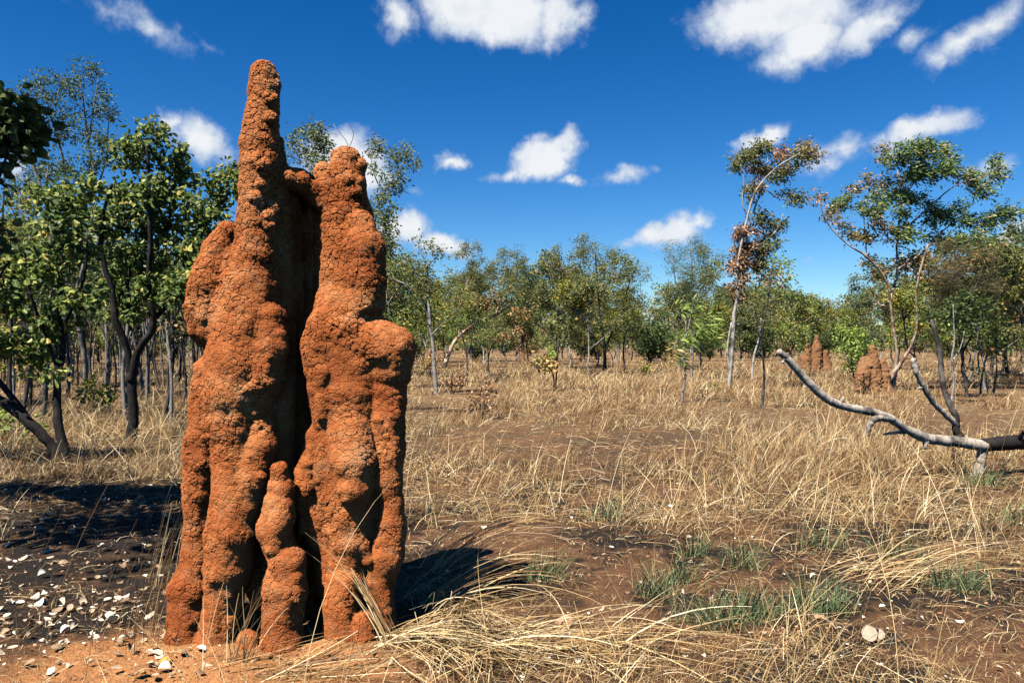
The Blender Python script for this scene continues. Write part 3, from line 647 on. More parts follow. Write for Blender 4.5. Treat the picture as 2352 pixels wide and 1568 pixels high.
# --- behind the mound
photo_tree('wispy_tree', 'wispy tree whose thin branches show behind the mound top', (800, 960),
  [([(800, 968), (805, 800), (790, 640), (760, 500), (720, 420), (690, 320)], 9, 2), ([(790, 640), (850, 540), (880, 450), (925, 370)], 6, 1.2), ([(760, 500), (790, 420), (800, 340), (765, 285)], 3, .9), ([(800, 345), (812, 310), (800, 285)], 1.4, .8), ([(775, 310), (750, 300), (758, 285)], 1.2, .7), ([(720, 420), (745, 370), (740, 330)], 2.5, 1), ([(880, 450), (855, 390), (855, 350)], 2.5, 1), ([(880, 460), (920, 440), (940, 445)], 1.6, .8)],
  [(705, 305, 30, 32), (730, 345, 30, 40), (680, 340, 25, 30), (745, 320, 14, 14, 'grey', .6), (860, 340, 22, 26), (925, 365, 30, 34), (905, 410, 28, 30), (870, 400, 22, 22), (720, 380, 25, 25), (880, 480, 30, 35), (885, 530, 22, 40), (870, 570, 25, 30)],
  'grey', 'grey', leaf=(.085, .042), sprig=.17, per_sprig=34, twig=.008, dens=1.25)
photo_tree('bright_leafed_tree', 'leafy green tree just right of the mound neck', (905, 890),
  [([(905, 895), (900, 800), (890, 700), (880, 600), (880, 520)], 6, 2), ([(890, 700), (930, 640), (950, 600)], 3, 1.5)],
  [(885, 500, 20, 22), (890, 545, 20, 30, 'broad'), (900, 590, 35, 30), (930, 620, 45, 35), (905, 660, 40, 35), (960, 655, 45, 35), (910, 710, 40, 30), (960, 720, 45, 35), (915, 770, 40, 35), (905, 665, 18, 18, 'brown', .7)],
  'grey', 'broad', leaf=(.09, .07), sprig=.24, per_sprig=26, twig=.01)
# --- middle distance, right of the mound
mid = dict(leaf=(.1, .05), sprig=.28, per_sprig=44, twig=.011)
photo_tree('grey_trunked_tree', 'crooked grey trunked tree nearest the mound with open crown', (1002, 905),
  [([(1002, 912), (998, 830), (988, 745), (975, 690), (940, 660), (885, 632)], 7, 2.5), ([(988, 745), (982, 680), (978, 610), (962, 570)], 5, 1.5), ([(990, 770), (1030, 730), (1060, 700)], 3, 1.2), ([(978, 615), (1010, 580), (1000, 560)], 2.5, 1)],
  [(970, 560, 35, 18), (1015, 585, 22, 14, 'olive', .8), (910, 612, 45, 28), (950, 625, 40, 30), (1000, 640, 40, 34), (1040, 680, 35, 30), (930, 680, 45, 25), (1020, 725, 35, 25, 'yellow', .7), (960, 600, 25, 25)],
  'grey', 'olive', **mid)
photo_tree('cream_limbed_tree', 'spreading tree with long cream limb reaching right', (1020, 845),
  [([(1018, 852), (1034, 800), (1055, 770), (1090, 745), (1140, 722), (1185, 690)], 7, 2.5), ([(1055, 770), (1060, 700), (1075, 640)], 3.5, 1.5), ([(1140, 722), (1155, 660), (1160, 610)], 3, 1.2)],
  [(1075, 580, 35, 25), (1095, 620, 45, 30), (1060, 655, 40, 30), (1170, 600, 45, 28), (1150, 640, 40, 30), (1185, 650, 40, 28), (1110, 680, 45, 28), (1175, 575, 28, 15), (1070, 560, 15, 14)],
  'cream', 'olive', **mid)
photo_tree('thin_dark_tree', 'thin dark forked tree with patchy yellowish crown', (1070, 880),
  [([(1070, 886), (1072, 820), (1060, 760), (1050, 690)], 3.6, 1.5), ([(1072, 820), (1085, 760), (1090, 690)], 3, 1.2)],
  [(1055, 690, 35, 35, 'yellow', .8), (1085, 720, 40, 35), (1040, 740, 35, 25), (1100, 770, 30, 25)], 'burnt_grey', 'broad', **mid)
photo_tree('compact_green_tree', 'compact dark green tree with reddish trunk', (1203, 838),
  [([(1203, 844), (1200, 790), (1205, 740), (1222, 680), (1228, 640)], 6, 2), ([(1205, 745), (1250, 700), (1260, 660)], 3, 1.5), ([(1200, 770), (1175, 730)], 3, 1.2)],
  [(1222, 625, 35, 18), (1205, 655, 40, 28), (1250, 650, 35, 26), (1225, 690, 55, 32), (1190, 700, 35, 25), (1255, 700, 25, 25), (1215, 730, 45, 20)],
  'red', 'shade', leaf=(.11, .06), sprig=.33, per_sprig=50, twig=.013, dens=1.3)
photo_tree('pale_thin_tree', 'slim pale trunked tree among darker trunks', (1165, 835),
  [([(1165, 842), (1160, 790), (1175, 740), (1180, 690)], 3.4, 1.5), ([(1162, 790), (1140, 750)], 2, 1)],
  [(1150, 730, 45, 25), (1180, 750, 40, 25), (1120, 750, 35, 22), (1160, 780, 30, 16)], 'white', 'olive', **mid)
photo_tree('broad_crowned_tree', 'largest broad crowned tree in the middle with yellowing leaves', (1392, 858),
  [([(1390, 866), (1388, 800), (1380, 740), (1375, 660), (1365, 580)], 6, 2), ([(1388, 800), (1420, 740), (1440, 670), (1455, 620)], 4, 1.5), ([(1382, 740), (1340, 690), (1300, 650), (1272, 630), (1266, 585)], 4, 1.5), ([(1388, 800), (1350, 760), (1330, 700)], 4, 1.5), ([(1435, 860), (1432, 800), (1445, 750)], 3.5, 1.5)],
  [(1345, 560, 35, 22), (1375, 590, 45, 32), (1335, 600, 40, 30), (1270, 580, 16, 22), (1280, 615, 22, 20), (1420, 605, 40, 32), (1455, 630, 35, 32), (1360, 640, 55, 30), (1410, 660, 55, 32, 'yellow', .7), (1320, 650, 40, 30), (1460, 690, 32, 34), (1370, 700, 55, 30), (1420, 720, 60, 32, 'yellow', .9), (1330, 720, 40, 30), (1390, 760, 60, 28, 'broad'), (1455, 750, 35, 30), (1310, 760, 40, 30)],
  'burnt_grey', 'olive', **mid)
photo_tree('dry_leaved_sapling', 'small charred sapling carrying a clump of tan dry leaves', (1270, 898),
  [([(1272, 904), (1270, 860), (1258, 830)], 3.4, 1.6), ([(1276, 902), (1280, 840), (1284, 790), (1290, 760)], 2.6, 1.2), ([(1268, 850), (1240, 830)], 1.5, .8)],
  [(1250, 832, 22, 14), (1268, 842, 16, 14), (1240, 845, 14, 12), (1290, 740, 28, 28, 'olive', .7), (1265, 815, 9, 7, 'fresh', .8)], 'charred', 'tan', cat='sapling', leaf=(.12, .09), shape='round', sprig=.2, per_sprig=20, twig=.01)
photo_tree('silver_green_tree', 'fine leaved silvery green tree left of the tall slender trunk', (1590, 872),
  [([(1588, 878), (1590, 800), (1588, 720), (1590, 640), (1585, 570)], 5, 1.5), ([(1590, 720), (1630, 660), (1650, 620)], 3, 1.2), ([(1588, 740), (1555, 660), (1545, 600)], 3, 1.2)],
  [(1550, 580, 25, 22), (1590, 570, 40, 26), (1575, 610, 40, 26), (1625, 590, 35, 26), (1650, 620, 25, 24), (1590, 650, 50, 30), (1560, 665, 30, 26), (1625, 660, 35, 26), (1590, 690, 45, 20)],
  'grey', 'grey', leaf=(.13, .024), sprig=.3, per_sprig=64, twig=.012, droop=.6, dens=1.2)
photo_tree('drooping_sapling', 'young grey stemmed tree with long drooping light green leaves', (1568, 925),
  [([(1566, 930), (1572, 860), (1574, 790), (1588, 720), (1596, 680)], 4.4, 1.2), ([(1574, 800), (1610, 740)], 2, .8), ([(1574, 800), (1545, 750)], 2, .8)],
  [(1590, 690, 20, 14, 'fresh', .6), (1560, 725, 28, 20), (1610, 740, 34, 22), (1580, 770, 45, 22), (1625, 770, 28, 16), (1545, 800, 30, 24, 'tan', .5), (1570, 820, 30, 16, 'fresh', .6)],
  'grey', 'fresh', leaf=(.26, .055), sprig=.22, per_sprig=13, twig=.009, wind=1.2)
photo_tree('tall_slender_tree', 'tallest slender tree with pale grey trunk and rusty brown middle', (1676, 893),
  [([(1674, 900), (1679, 830), (1686, 750), (1690, 700), (1694, 640), (1703, 560), (1717, 490), (1742, 432), (1780, 388), (1835, 352)], 8.5, 2), ([(1676, 850), (1672, 800), (1680, 740)], 3.5, 3), ([(1712, 545), (1722, 510), (1705, 470), (1708, 420), (1702, 375)], 4, 1.3), ([(1730, 490), (1752, 420), (1765, 360)], 3.4, 1.2), ([(1765, 440), (1800, 460), (1840, 460)], 2.4, 1), ([(1700, 600), (1750, 560), (1785, 530), (1800, 490)], 4, 1.4), ([(1705, 610), (1755, 600), (1790, 570)], 3, 1)],
  [(1700, 372, 24, 24), (1725, 355, 30, 20), (1755, 345, 30, 22), (1790, 350, 30, 18, 'brown', .7), (1850, 345, 34, 24, 'mixed'), (1830, 370, 28, 20), (1760, 385, 45, 22, 'mixed'), (1735, 415, 25, 18, 'mixed'), (1795, 400, 30, 22), (1725, 440, 20, 16), (1825, 455, 26, 12), (1800, 440, 16, 12), (1735, 500, 22, 18), (1770, 520, 35, 20), (1715, 545, 30, 30, 'brown', 1.3), (1700, 590, 24, 36, 'brown', 1.5), (1730, 590, 26, 34, 'mixed', 1.2), (1695, 640, 18, 28, 'brown', 1.4), (1765, 560, 25, 25), (1790, 600, 24, 20, 'fresh', .6), (1760, 620, 26, 24), (1690, 680, 14, 18, 'brown', 1)],
  'white', 'olive', leaf=(.13, .055), sprig=.22, per_sprig=46, twig=.010, dens=1.15, droop=.6, rs=.62)
photo_tree('dark_stemmed_tree', 'thin dark stemmed tree right beside the tall slender tree', (1750, 942),
  [([(1748, 950), (1756, 870), (1750, 800), (1758, 720), (1768, 640), (1775, 600)], 4.6, 1.5), ([(1757, 730), (1790, 680), (1800, 650)], 2, .8), ([(1750, 800), (1735, 720), (1735, 650)], 2.2, .8)],
  [(1780, 600, 26, 18, 'fresh', .7), (1760, 640, 35, 26), (1790, 640, 24, 18), (1745, 690, 30, 30, 'olive', .8), (1780, 700, 30, 24, 'olive', .6), (1800, 640, 10, 10, 'fresh', .8)],
  'burnt_grey', 'mixed', leaf=(.1, .05), sprig=.2, per_sprig=18, twig=.009, dens=.8)
photo_tree('twin_stemmed_tree', 'thin crooked twin stemmed tree with white bark patches', (1728, 872),
  [([(1728, 878), (1732, 820), (1742, 780), (1748, 730)], 4.5, 2), ([(1732, 820), (1745, 790), (1738, 740), (1725, 700)], 3, 1.2)],
  [(1740, 700, 40, 26), (1710, 720, 35, 24), (1765, 740, 35, 22)], 'white', 'olive', **mid)
# --- right side
big = dict(leaf=(.13, .06), sprig=.23, per_sprig=48, twig=.011, wind=1.0, droop=.2, dens=1.1)
photo_tree('spreading_gum_tree', 'large windblown gum with cream trunk and spreading airy crown', (2052, 900),
  [([(2046, 910), (2058, 850), (2056, 790), (2045, 700), (2032, 640), (1990, 590), (1945, 560), (1900, 510), (1880, 460)], 8, 1.5), ([(2045, 690), (2060, 620), (2062, 540), (2070, 450), (2060, 390)], 6, 1.6), ([(2068, 460), (2100, 420), (2130, 370)], 3.4, 1.2), ([(2062, 540), (2130, 480), (2190, 430), (2240, 410), (2285, 395)], 4.4, 1.2), ([(1990, 590), (1985, 510), (1975, 460)], 3, 1.1), ([(2060, 620), (2120, 580), (2180, 520), (2260, 490), (2310, 500)], 4.4, 1.2), ([(2025, 905), (2060, 850), (2092, 795), (2106, 720), (2110, 640), (2130, 560)], 9, 2.5), ([(2045, 690), (2020, 700), (1995, 650)], 3, 1)],
  [(1888, 450, 20, 18, 'mixed', .7), (1910, 500, 26, 24, 'mixed', .6), (1945, 470, 30, 24), (1975, 430, 30, 26, 'mixed', .6), (2000, 470, 36, 28), (2040, 430, 36, 28, 'mixed', .9), (2020, 350, 18, 14, 'mixed', .7), (2050, 365, 30, 22), (2085, 345, 36, 22), (2130, 340, 40, 20), (2170, 350, 30, 22), (2100, 390, 45, 26), (2155, 390, 36, 26), (2190, 385, 30, 26), (2215, 410, 30, 18), (2250, 415, 28, 18), (2290, 390, 28, 28), (2265, 440, 26, 18), (2060, 470, 36, 26), (2110, 460, 26, 18, 'wind', 1.2), (1960, 530, 45, 24, 'mixed', .55), (2020, 530, 45, 30, 'mixed', .7), (2080, 540, 40, 30), (2140, 500, 36, 26), (2190, 490, 36, 28), (2240, 510, 30, 22), (2280, 500, 28, 22), (2320, 490, 26, 22), (2230, 550, 36, 22), (2160, 555, 45, 26), (2100, 600, 45, 26, 'mixed', .8), (2020, 610, 36, 26, 'mixed', .5)],
  'cream', 'wind', rs=.6, **big)
photo_tree('rusty_fine_leaved_tree', 'fine leaved rusty brown tree leaning in the wind', (2225, 915),
  [([(2222, 920), (2215, 850), (2205, 780), (2195, 700), (2190, 620)], 5, 2), ([(2205, 780), (2160, 720), (2140, 660)], 3, 1.3), ([(2200, 740), (2240, 660), (2260, 610)], 3, 1.3)],
  [(2180, 570, 45, 24), (2230, 590, 45, 26), (2150, 620, 45, 28), (2210, 640, 60, 30), (2260, 640, 40, 30), (2170, 680, 55, 30), (2230, 700, 55, 30, 'shade', .8), (2150, 720, 40, 25, 'shade', .7), (2200, 750, 50, 25, 'shade', .9)],
  'burnt_grey', 'needle', leaf=(.1, .06), sprig=.25, per_sprig=70, twig=.009, wind=1.4, droop=.1, dens=1.1)
photo_tree('thick_leaved_tree', 'thickly leaved dark tree at the right border', (2318, 868),
  [([(2318, 874), (2312, 800), (2305, 720), (2310, 640)], 6, 2.5), ([(2312, 780), (2350, 700), (2370, 640)], 4, 1.5), ([(2312, 780), (2270, 720), (2265, 660)], 3.5, 1.5)],
  [(2300, 590, 40, 24), (2345, 580, 35, 24), (2380, 600, 40, 30), (2290, 640, 45, 30), (2345, 650, 50, 32), (2270, 700, 45, 30, 'broad'), (2330, 710, 55, 32), (2400, 680, 45, 40), (2280, 760, 45, 26, 'broad'), (2340, 765, 50, 26)],
  'burnt_grey', 'wind', leaf=(.12, .07), sprig=.27, per_sprig=42, twig=.012, wind=.9, dens=1.3)
photo_tree('grey_stemmed_thicket_tree', 'grey many stemmed tree between the fallen log and the right border', (2262, 912),
  [([(2250, 916), (2258, 850), (2268, 790), (2275, 720)], 3.4, 1.3), ([(2270, 914), (2262, 850), (2250, 790)], 2.6, 1), ([(2280, 912), (2288, 840), (2292, 770)], 4, 1.4)],
  [(2260, 780, 36, 22, 'broad', .8), (2295, 790, 30, 22, 'broad', .8), (2270, 740, 40, 24, 'broad'), (2285, 820, 18, 14, 'tan', .5), (2235, 860, 20, 16, 'fresh', .5)], 'burnt_grey', 'broad', leaf=(.1, .08), sprig=.2, per_sprig=20, twig=.008)
photo_tree('pale_stemmed_tree', 'slim wavy pale stemmed tree right behind the fallen log', (2185, 930),
  [([(2184, 936), (2192, 880), (2185, 830), (2194, 770), (2188, 700)], 4.4, 1.6), ([(2185, 830), (2205, 800), (2215, 760)], 2, .8)],
  [(2185, 700, 36, 28, 'shade'), (2210, 740, 30, 26, 'shade'), (2160, 760, 30, 22, 'broad', .8)], 'white', 'shade', leaf=(.1, .07), sprig=.22, per_sprig=26, twig=.009)
photo_tree('leafy_shrub', 'rounded green shrub between the two small termite mounds', (1962, 872),
  [([(1962, 876), (1958, 820), (1955, 770)], 2.6, 1.2), ([(1962, 870), (1985, 810)], 1.8, .8), ([(1960, 850), (1935, 810)], 1.8, .8)],
  [(1950, 765, 28, 26), (1975, 785, 24, 24), (1945, 810, 26, 24), (1965, 835, 24, 18), (1930, 790, 18, 18)], 'grey', 'fresh', cat='shrub', leaf=(.13, .1), sprig=.25, per_sprig=24, twig=.01)
photo_tree('leafy_shrub', 'small bright green bush alone in the open dry grass', (1480, 862),
  [([(1480, 866), (1480, 845)], 1.5, .8), ([(1480, 866), (1488, 850)], 1.2, .7)], [(1478, 852, 12, 10), (1488, 845, 9, 8)], 'grey', 'yellow', cat='shrub', leaf=(.16, .12), sprig=.2, per_sprig=14, twig=.012)
photo_tree('leafy_shrub', 'tiny yellow green plant left of the tall slender trunk', (1642, 895),
  [([(1642, 899), (1640, 880)], 1, .6)], [(1638, 885, 9, 6), (1648, 890, 7, 5)], 'grey', 'yellow', cat='shrub', leaf=(.14, .08), sprig=.14, per_sprig=9, twig=.008)
for (px, py, s, lab) in [(1105, 962, 1.0, 'dead brown leaved shrub standing black stemmed in the dry grass'), (990, 868, .9, 'dead tan leaved shrub close to the right side of the mound'), (1040, 905, .7, 'withered brown shrub between the grey trunk and the dead black stemmed one')]:
    photo_tree('dead_shrub', lab, (px, py), [([(px, py + 5), (px - 3, py - 40 * s), (px + 2, py - 75 * s)], 2.2, .9), ([(px + 1, py), (px + 14, py - 40 * s), (px + 20, py - 62 * s)], 1.5, .7), ([(px - 1, py - 10), (px - 20, py - 45 * s)], 1.3, .6)],
      [(px, py - 62 * s, 20, 22, 'brown', .7), (px + 18, py - 50 * s, 15, 18, 'brown', .7), (px - 18, py - 40 * s, 16, 20, 'tan' if px < 1000 else 'brown', .7), (px, py - 25 * s, 20, 14, 'brown', .5)], 'charred', 'brown', cat='shrub', group='dead shrubs right of the mound', leaf=(.09, .06), sprig=.14, per_sprig=11, twig=.005)

# --- the fallen tree on the right
def fallen_tree():
    Y = 9.4; b = at(2240, 1100, Y); b[2] = gz(b[0], b[1])[0]
    root = link('fallen_tree', None, loc=b); tag(root, 'fallen dead tree with bare grey branches propped off the ground', 'fallen tree')
    def tube(name, specs, bark):
        T = Tubes(); R = np.random.default_rng(8)
        for (pts, r) in specs:
            P = np.array([at(p[0], p[1], Y + (p[2] if len(p) > 2 else 0)) - b for p in pts]); Q = spline(P, 8)
            rr = np.interp(np.linspace(0, 1, len(Q)), np.linspace(0, 1, len(r)), r) / F * Y
            nn_ = np.interp(np.arange(len(rr)), np.arange(0, len(rr) + 7, 7), R.normal(size=len(np.arange(0, len(rr) + 7, 7)))); rr = rr * .84 * (1 + .07 * nn_ + .015 * R.normal(size=len(rr)))
            T.add(Q + R.normal(size=Q.shape) * .003, rr, 14)
        link(name, mesh(name, T.verts(), T.faces(), BARK[bark], True), root)
    tube('trunk', [([(2254, 1022, 0), (2300, 1018, .1), (2360, 1014, .2), (2440, 1010, .4), (2560, 1000, .7)], [19, 22, 23, 25, 28]), ([(2340, 1008, .1), (2352, 990, .0)], [7, 4])], 'charred')
    tube('branch', [([(2262, 1024, 0), (2200, 1014, -.05), (2140, 1008, -.1), (2090, 990, -.2), (2045, 962, -.3), (2000, 945, -.4), (1930, 930, -.5), (1890, 908, -.55), (1850, 870, -.6), (1815, 830, -.65), (1789, 806, -.7)], [18, 17, 15, 13, 12, 11, 10, 10, 9, 9, 8]),
                    ([(2050, 962, -.3), (2015, 960, -.4), (1998, 975, -.5), (1994, 1000, -.55)], [9, 9, 8, 4]), ([(2080, 992, -.2), (2050, 994, -.25), (2030, 998, -.3)], [5, 4, 2.5]), ([(1800, 818, -.67), (1798, 834, -.7)], [6, 3]), ([(1930, 930, -.5), (1938, 912, -.52)], [6, 4]), ([(2130, 1005, -.12), (2124, 1030, -.16)], [8, 6]), ([(1860, 880, -.58), (1848, 890, -.6)], [4, 2])], 'dead')
    tube('branch', [([(2206, 1008, -.02), (2196, 985, .0), (2196, 960, .02), (2176, 915, .1), (2163, 870, .2), (2160, 820, .3), (2150, 770, .4), (2140, 735, .5)], [14, 11, 9.5, 8.5, 8, 7.5, 6.5, 4])], 'burnt_grey')
    tube('branch', [([(2194, 972, .0), (2170, 950, -.05), (2145, 925, -.1), (2122, 890, -.15), (2105, 855, -.2), (2097, 824, -.22)], [9, 8.5, 8, 8, 8, 6]), ([(2122, 890, -.15), (2108, 892, -.2)], [4, 2])], 'dead')
    tube('branch', [([(2258, 1030, .0), (2252, 1060, .0), (2246, 1088, .0), (2238, 1112, .0)], [14, 14, 16, 21])], 'dead')
fallen_tree()

# ------------------------------------------------------------------ the woodland behind: prototypes copied one by one
def wild_tree(seed, H, bark, mats, slim, **kw):
    R = np.random.default_rng(seed)
    hb = H * R.uniform(.22, .34); r0 = .03 + .01 * H
    lean = R.normal(size=2) * .06 * H
    tr = [(0, 0, -.1), (R.normal() * .12, R.normal() * .12, hb * .5), (lean[0] * .5, lean[1] * .5, hb), (lean[0], lean[1], H * .75)]
    limbs = [(np.array(tr), r0, r0 * .3)]; cl = []
    nl = R.integers(4, 7)
    for i in range(nl):
        a = i * 2.4 + R.normal() * .5; t = R.uniform(.35, .8); base = np.array(tr[2]) * (1 - t) + np.array(tr[3]) * t if i else np.array(tr[2])
        L = H * R.uniform(.2, .36) * slim; top = base + np.array([math.cos(a) * L, math.sin(a) * L, H * R.uniform(.14, .32)])
        midp = (base + top) / 2 + R.normal(size=3) * .1 * L
        limbs.append((np.array([base, midp, top]), r0 * .5, r0 * .14))
        q = H * R.uniform(.085, .135)
        cl.append((top, (q * 1.15, q * 1.15, q * .8), mats[i % len(mats)], 1.0))
        cl.append((midp + np.array([0, 0, .12 * H]), (q, q, q * .75), mats[(i + 1) % len(mats)], .8))
    cl.append((np.array(tr[3]) + np.array([0, 0, H * .08]), (H * .12, H * .12, H * .1), mats[0], 1.1))
    return tree_meshes('wild_tree', limbs, cl, bark, seed, sides=5, **kw)
far_kw = dict(leaf=(.17, .1), sprig=.36, per_sprig=42, twig=.016, dens=.9)
protos = []
for i, (H, bark, mats, slim, lab, kw) in enumerate([
    (6.2, 'grey', ['olive', 'olive', 'yellow'], 1.0, 'olive crowned grey barked tree in the woodland behind the grass', {}),
    (7.4, 'burnt_grey', ['olive', 'shade'], .85, 'tall dark trunked tree with deep green crown in the woodland behind', {}),
    (4.6, 'grey', ['yellow', 'broad'], 1.0, 'low bushy yellowish green tree in the woodland behind', {}),
    (6.8, 'white', ['grey', 'olive'], .9, 'pale trunked tree with grey green crown in the woodland behind', {}),
    (5.4, 'red', ['broad', 'olive'], 1.1, 'reddish trunked round crowned tree in the woodland behind', {}),
    (3.2, 'burnt_grey', ['fresh', 'yellow'], 1.0, 'short light green young tree in the woodland behind', {}),
    (6.0, 'burnt_grey', ['mixed', 'olive'], .9, 'tree with patches of browned leaves in the woodland behind', {}),
    (5.2, 'burnt_grey', ['shade', 'broad'], 1.0, 'dark green dense tree in the woodland behind', {})]):
    k = dict(far_kw); k.update(kw); protos.append((wild_tree(400 + i, H, bark, mats, slim, **k), lab, H))
def copies():
    R = np.random.default_rng(77); spots = []; roots = []
    first = {}
    bands = [(26, 44, 9, .9, 2080, 2480), (18, 40, 12, .8, -60, 430), (30, 42, 24, .85, -120, 2470), (42, 60, 44, 1.0, -120, 2470), (60, 90, 86, 1.05, -120, 2470), (90, 125, 80, 1.1, -120, 2470)]
    for (y0, y1, n, sc, xa, xb) in bands:
        k = 0; tries = 0
        while k < n and tries < 4000:
            tries += 1
            Y = R.uniform(y0, y1); px = R.uniform(xa, xb); X = (px - CX) / F * Y
            if Y < 42 and 1000 < px < 1560 and R.random() < .8: continue
            if Y < 42 and 1560 < px < 1980 and R.random() < .6: continue
            if Y < 52 and (1815 < px < 1930 or 1940 < px < 2060): continue
            if any((X - a) ** 2 + (Y - b) ** 2 < (1.6 + Y * .012) ** 2 for a, b in spots): continue
            spots.append((X, Y)); k += 1
            j = int(R.choice(len(protos), p=[.2, .12, .16, .12, .12, .1, .08, .1])); (tm, cm), lab, H = protos[j]
            s = sc * R.uniform(.78, 1.12)
            if px < 900: s *= 1.0
            if j not in first:
                r = link('woodland_tree', None); t = link('trunk', tm, r); c = link('crown', cm, r); first[j] = (r, t, c); r.empty_display_size = .3
            else:
                r0, t0, c0 = first[j]; r = r0.copy(); t = t0.copy(); c = c0.copy()
                for o in (r, t, c): COL.objects.link(o)
                t.parent = r; c.parent = r
            r.location = (X, Y, float(gz(X, Y)[0]) - .05); r.rotation_euler = (0, 0, R.uniform(0, 6.28)); r.scale = (s, s, s * R.uniform(.92, 1.12))
            tag(r, lab, 'tree', 'woodland trees behind the dry grass')
copies()
def distant_wood():
    R = np.random.default_rng(55); C = []
    for i in range(1300):
        Y = R.uniform(118, 330); X = R.uniform(-.8, .8) * Y; h = R.uniform(2.5, 7); w = R.uniform(1.5, 3.2)
        for q in range(3):
            n = 26; c = np.array([X + R.normal() * w * .6, Y + R.normal() * w, h * R.uniform(.45, .85)])
            C.append(c + R.normal(size=(n, 3)) * np.array([w * .5, w * .5, h * .14]))
        C.append(np.array([X, Y, 0]) + np.stack([R.normal(size=30) * w * 1.2, R.normal(size=30) * w, R.uniform(.2, h * .5, 30)], 1))
    C = np.vstack(C); v, f = leaves(C, R.normal(size=C.shape), .75, .5, 'rhomb', R)
    o = link('distant_wood', mesh('distant_wood', v, [f], LEAF['olive'])); tag(o, 'far off wood closing the horizon', 'wood', kind='stuff')
distant_wood()
def low_bushes():
    ps = []
    for i, (mat, lab) in enumerate([('olive', 'low olive green bush under the woodland trees'), ('shade', 'low dark green bush under the woodland trees'), ('mixed', 'low browning bush under the woodland trees')]):
        R = np.random.default_rng(600 + i); lim = []; cl = []
        for k in range(5):
            a = k * 1.3 + R.normal() * .3; h = R.uniform(.9, 1.9); q = np.array([math.cos(a) * .5, math.sin(a) * .5, h])
            lim.append((np.array([(0, 0, -.05), q * np.array([.4, .4, .5]), q]), .028, .01)); cl.append((q, (.55, .55, .45), mat, 1.0)); cl.append((q * np.array([.7, .7, .5]), (.45, .45, .35), mat, .7))
        ps.append((tree_meshes('woodland_bush', lim, cl, 'burnt_grey', 640 + i, sides=4, leaf=(.16, .1), sprig=.3, per_sprig=26, twig=.012), lab))
    R = np.random.default_rng(61); first = {}
    for k in range(70):
        Y = R.uniform(55, 110); px = R.uniform(-80, 2440); X = (px - CX) / F * Y; j = int(R.integers(0, 3)); (tm, cm), lab = ps[j]
        if j not in first:
            r = link('woodland_bush', None); t = link('stem', tm, r); c = link('crown', cm, r); first[j] = (r, t, c); r.empty_display_size = .2
        else:
            r, t, c = (o.copy() for o in first[j])
            for o in (r, t, c): COL.objects.link(o)
            t.parent = r; c.parent = r
        q = R.uniform(.7, 1.5); r.location = (X, Y, float(gz(X, Y)[0])); r.rotation_euler = (0, 0, R.uniform(0, 6.28)); r.scale = (q * 1.2, q * 1.2, q)
        tag(r, lab, 'bush', 'low bushes under the woodland trees')
low_bushes()
# bare thin stems in the left thicket
def thicket():
    R = np.random.default_rng(31)
    T = Tubes(); T.add(spline(np.array([(0, 0, -.1), (.06, .02, .9), (-.04, .03, 1.9), (.1, 0, 3.1), (.05, .05, 4.2)]), 4), np.linspace(.042, .012, 17), 5)
    T.add(spline(np.array([(-.03, .03, 1.8), (.35, .1, 2.6), (.5, .1, 3.4)]), 4), np.linspace(.025, .008, 9), 4); T.add(spline(np.array([(.04, .02, 1.3), (-.3, .0, 2.2), (-.35, -.1, 3.0)]), 4), np.linspace(.022, .007, 9), 4)
    me = mesh('sapling_stem', T.verts(), T.faces(), BARK['burnt_grey'], True)
    me2 = me.copy(); me2.materials.clear(); me2.materials.append(BARK['grey'])
    cl = [(np.array([.05, .05, 4.0]), (.5, .5, .4), 'shade', .6), (np.array([.45, .1, 3.3]), (.4, .4, .35), 'olive', .5), (np.array([-.35, -.1, 2.9]), (.4, .4, .35), 'broad', .5)]
    _, cm = tree_meshes('sapling', [(np.array([(0, 0, 2.), (.05, .05, 4.2)]), .02, .01)], cl, 'grey', 5, leaf=(.12, .08), sprig=.3, per_sprig=20, twig=.01)
    for k in range(66):
        Y = R.uniform(15, 46); px = R.uniform(-20, 470); X = (px - CX) / F * Y; a = R.uniform(0, 6.28); s = R.uniform(.7, 1.25)
        r = link('thin_sapling', None, loc=(X, Y, float(gz(X, Y)[0]))); r.empty_display_size = .2; r.rotation_euler = (R.normal() * .05, R.normal() * .05, a); r.scale = (s, s, s)
        link('trunk', me if k % 3 else me2, r); link('crown', cm, r)
        tag(r, 'thin dark bare stemmed sapling in the thicket left of the mound' if k % 3 else 'thin grey stemmed sapling in the thicket left of the mound', 'sapling', 'saplings in the left thicket')
thicket()

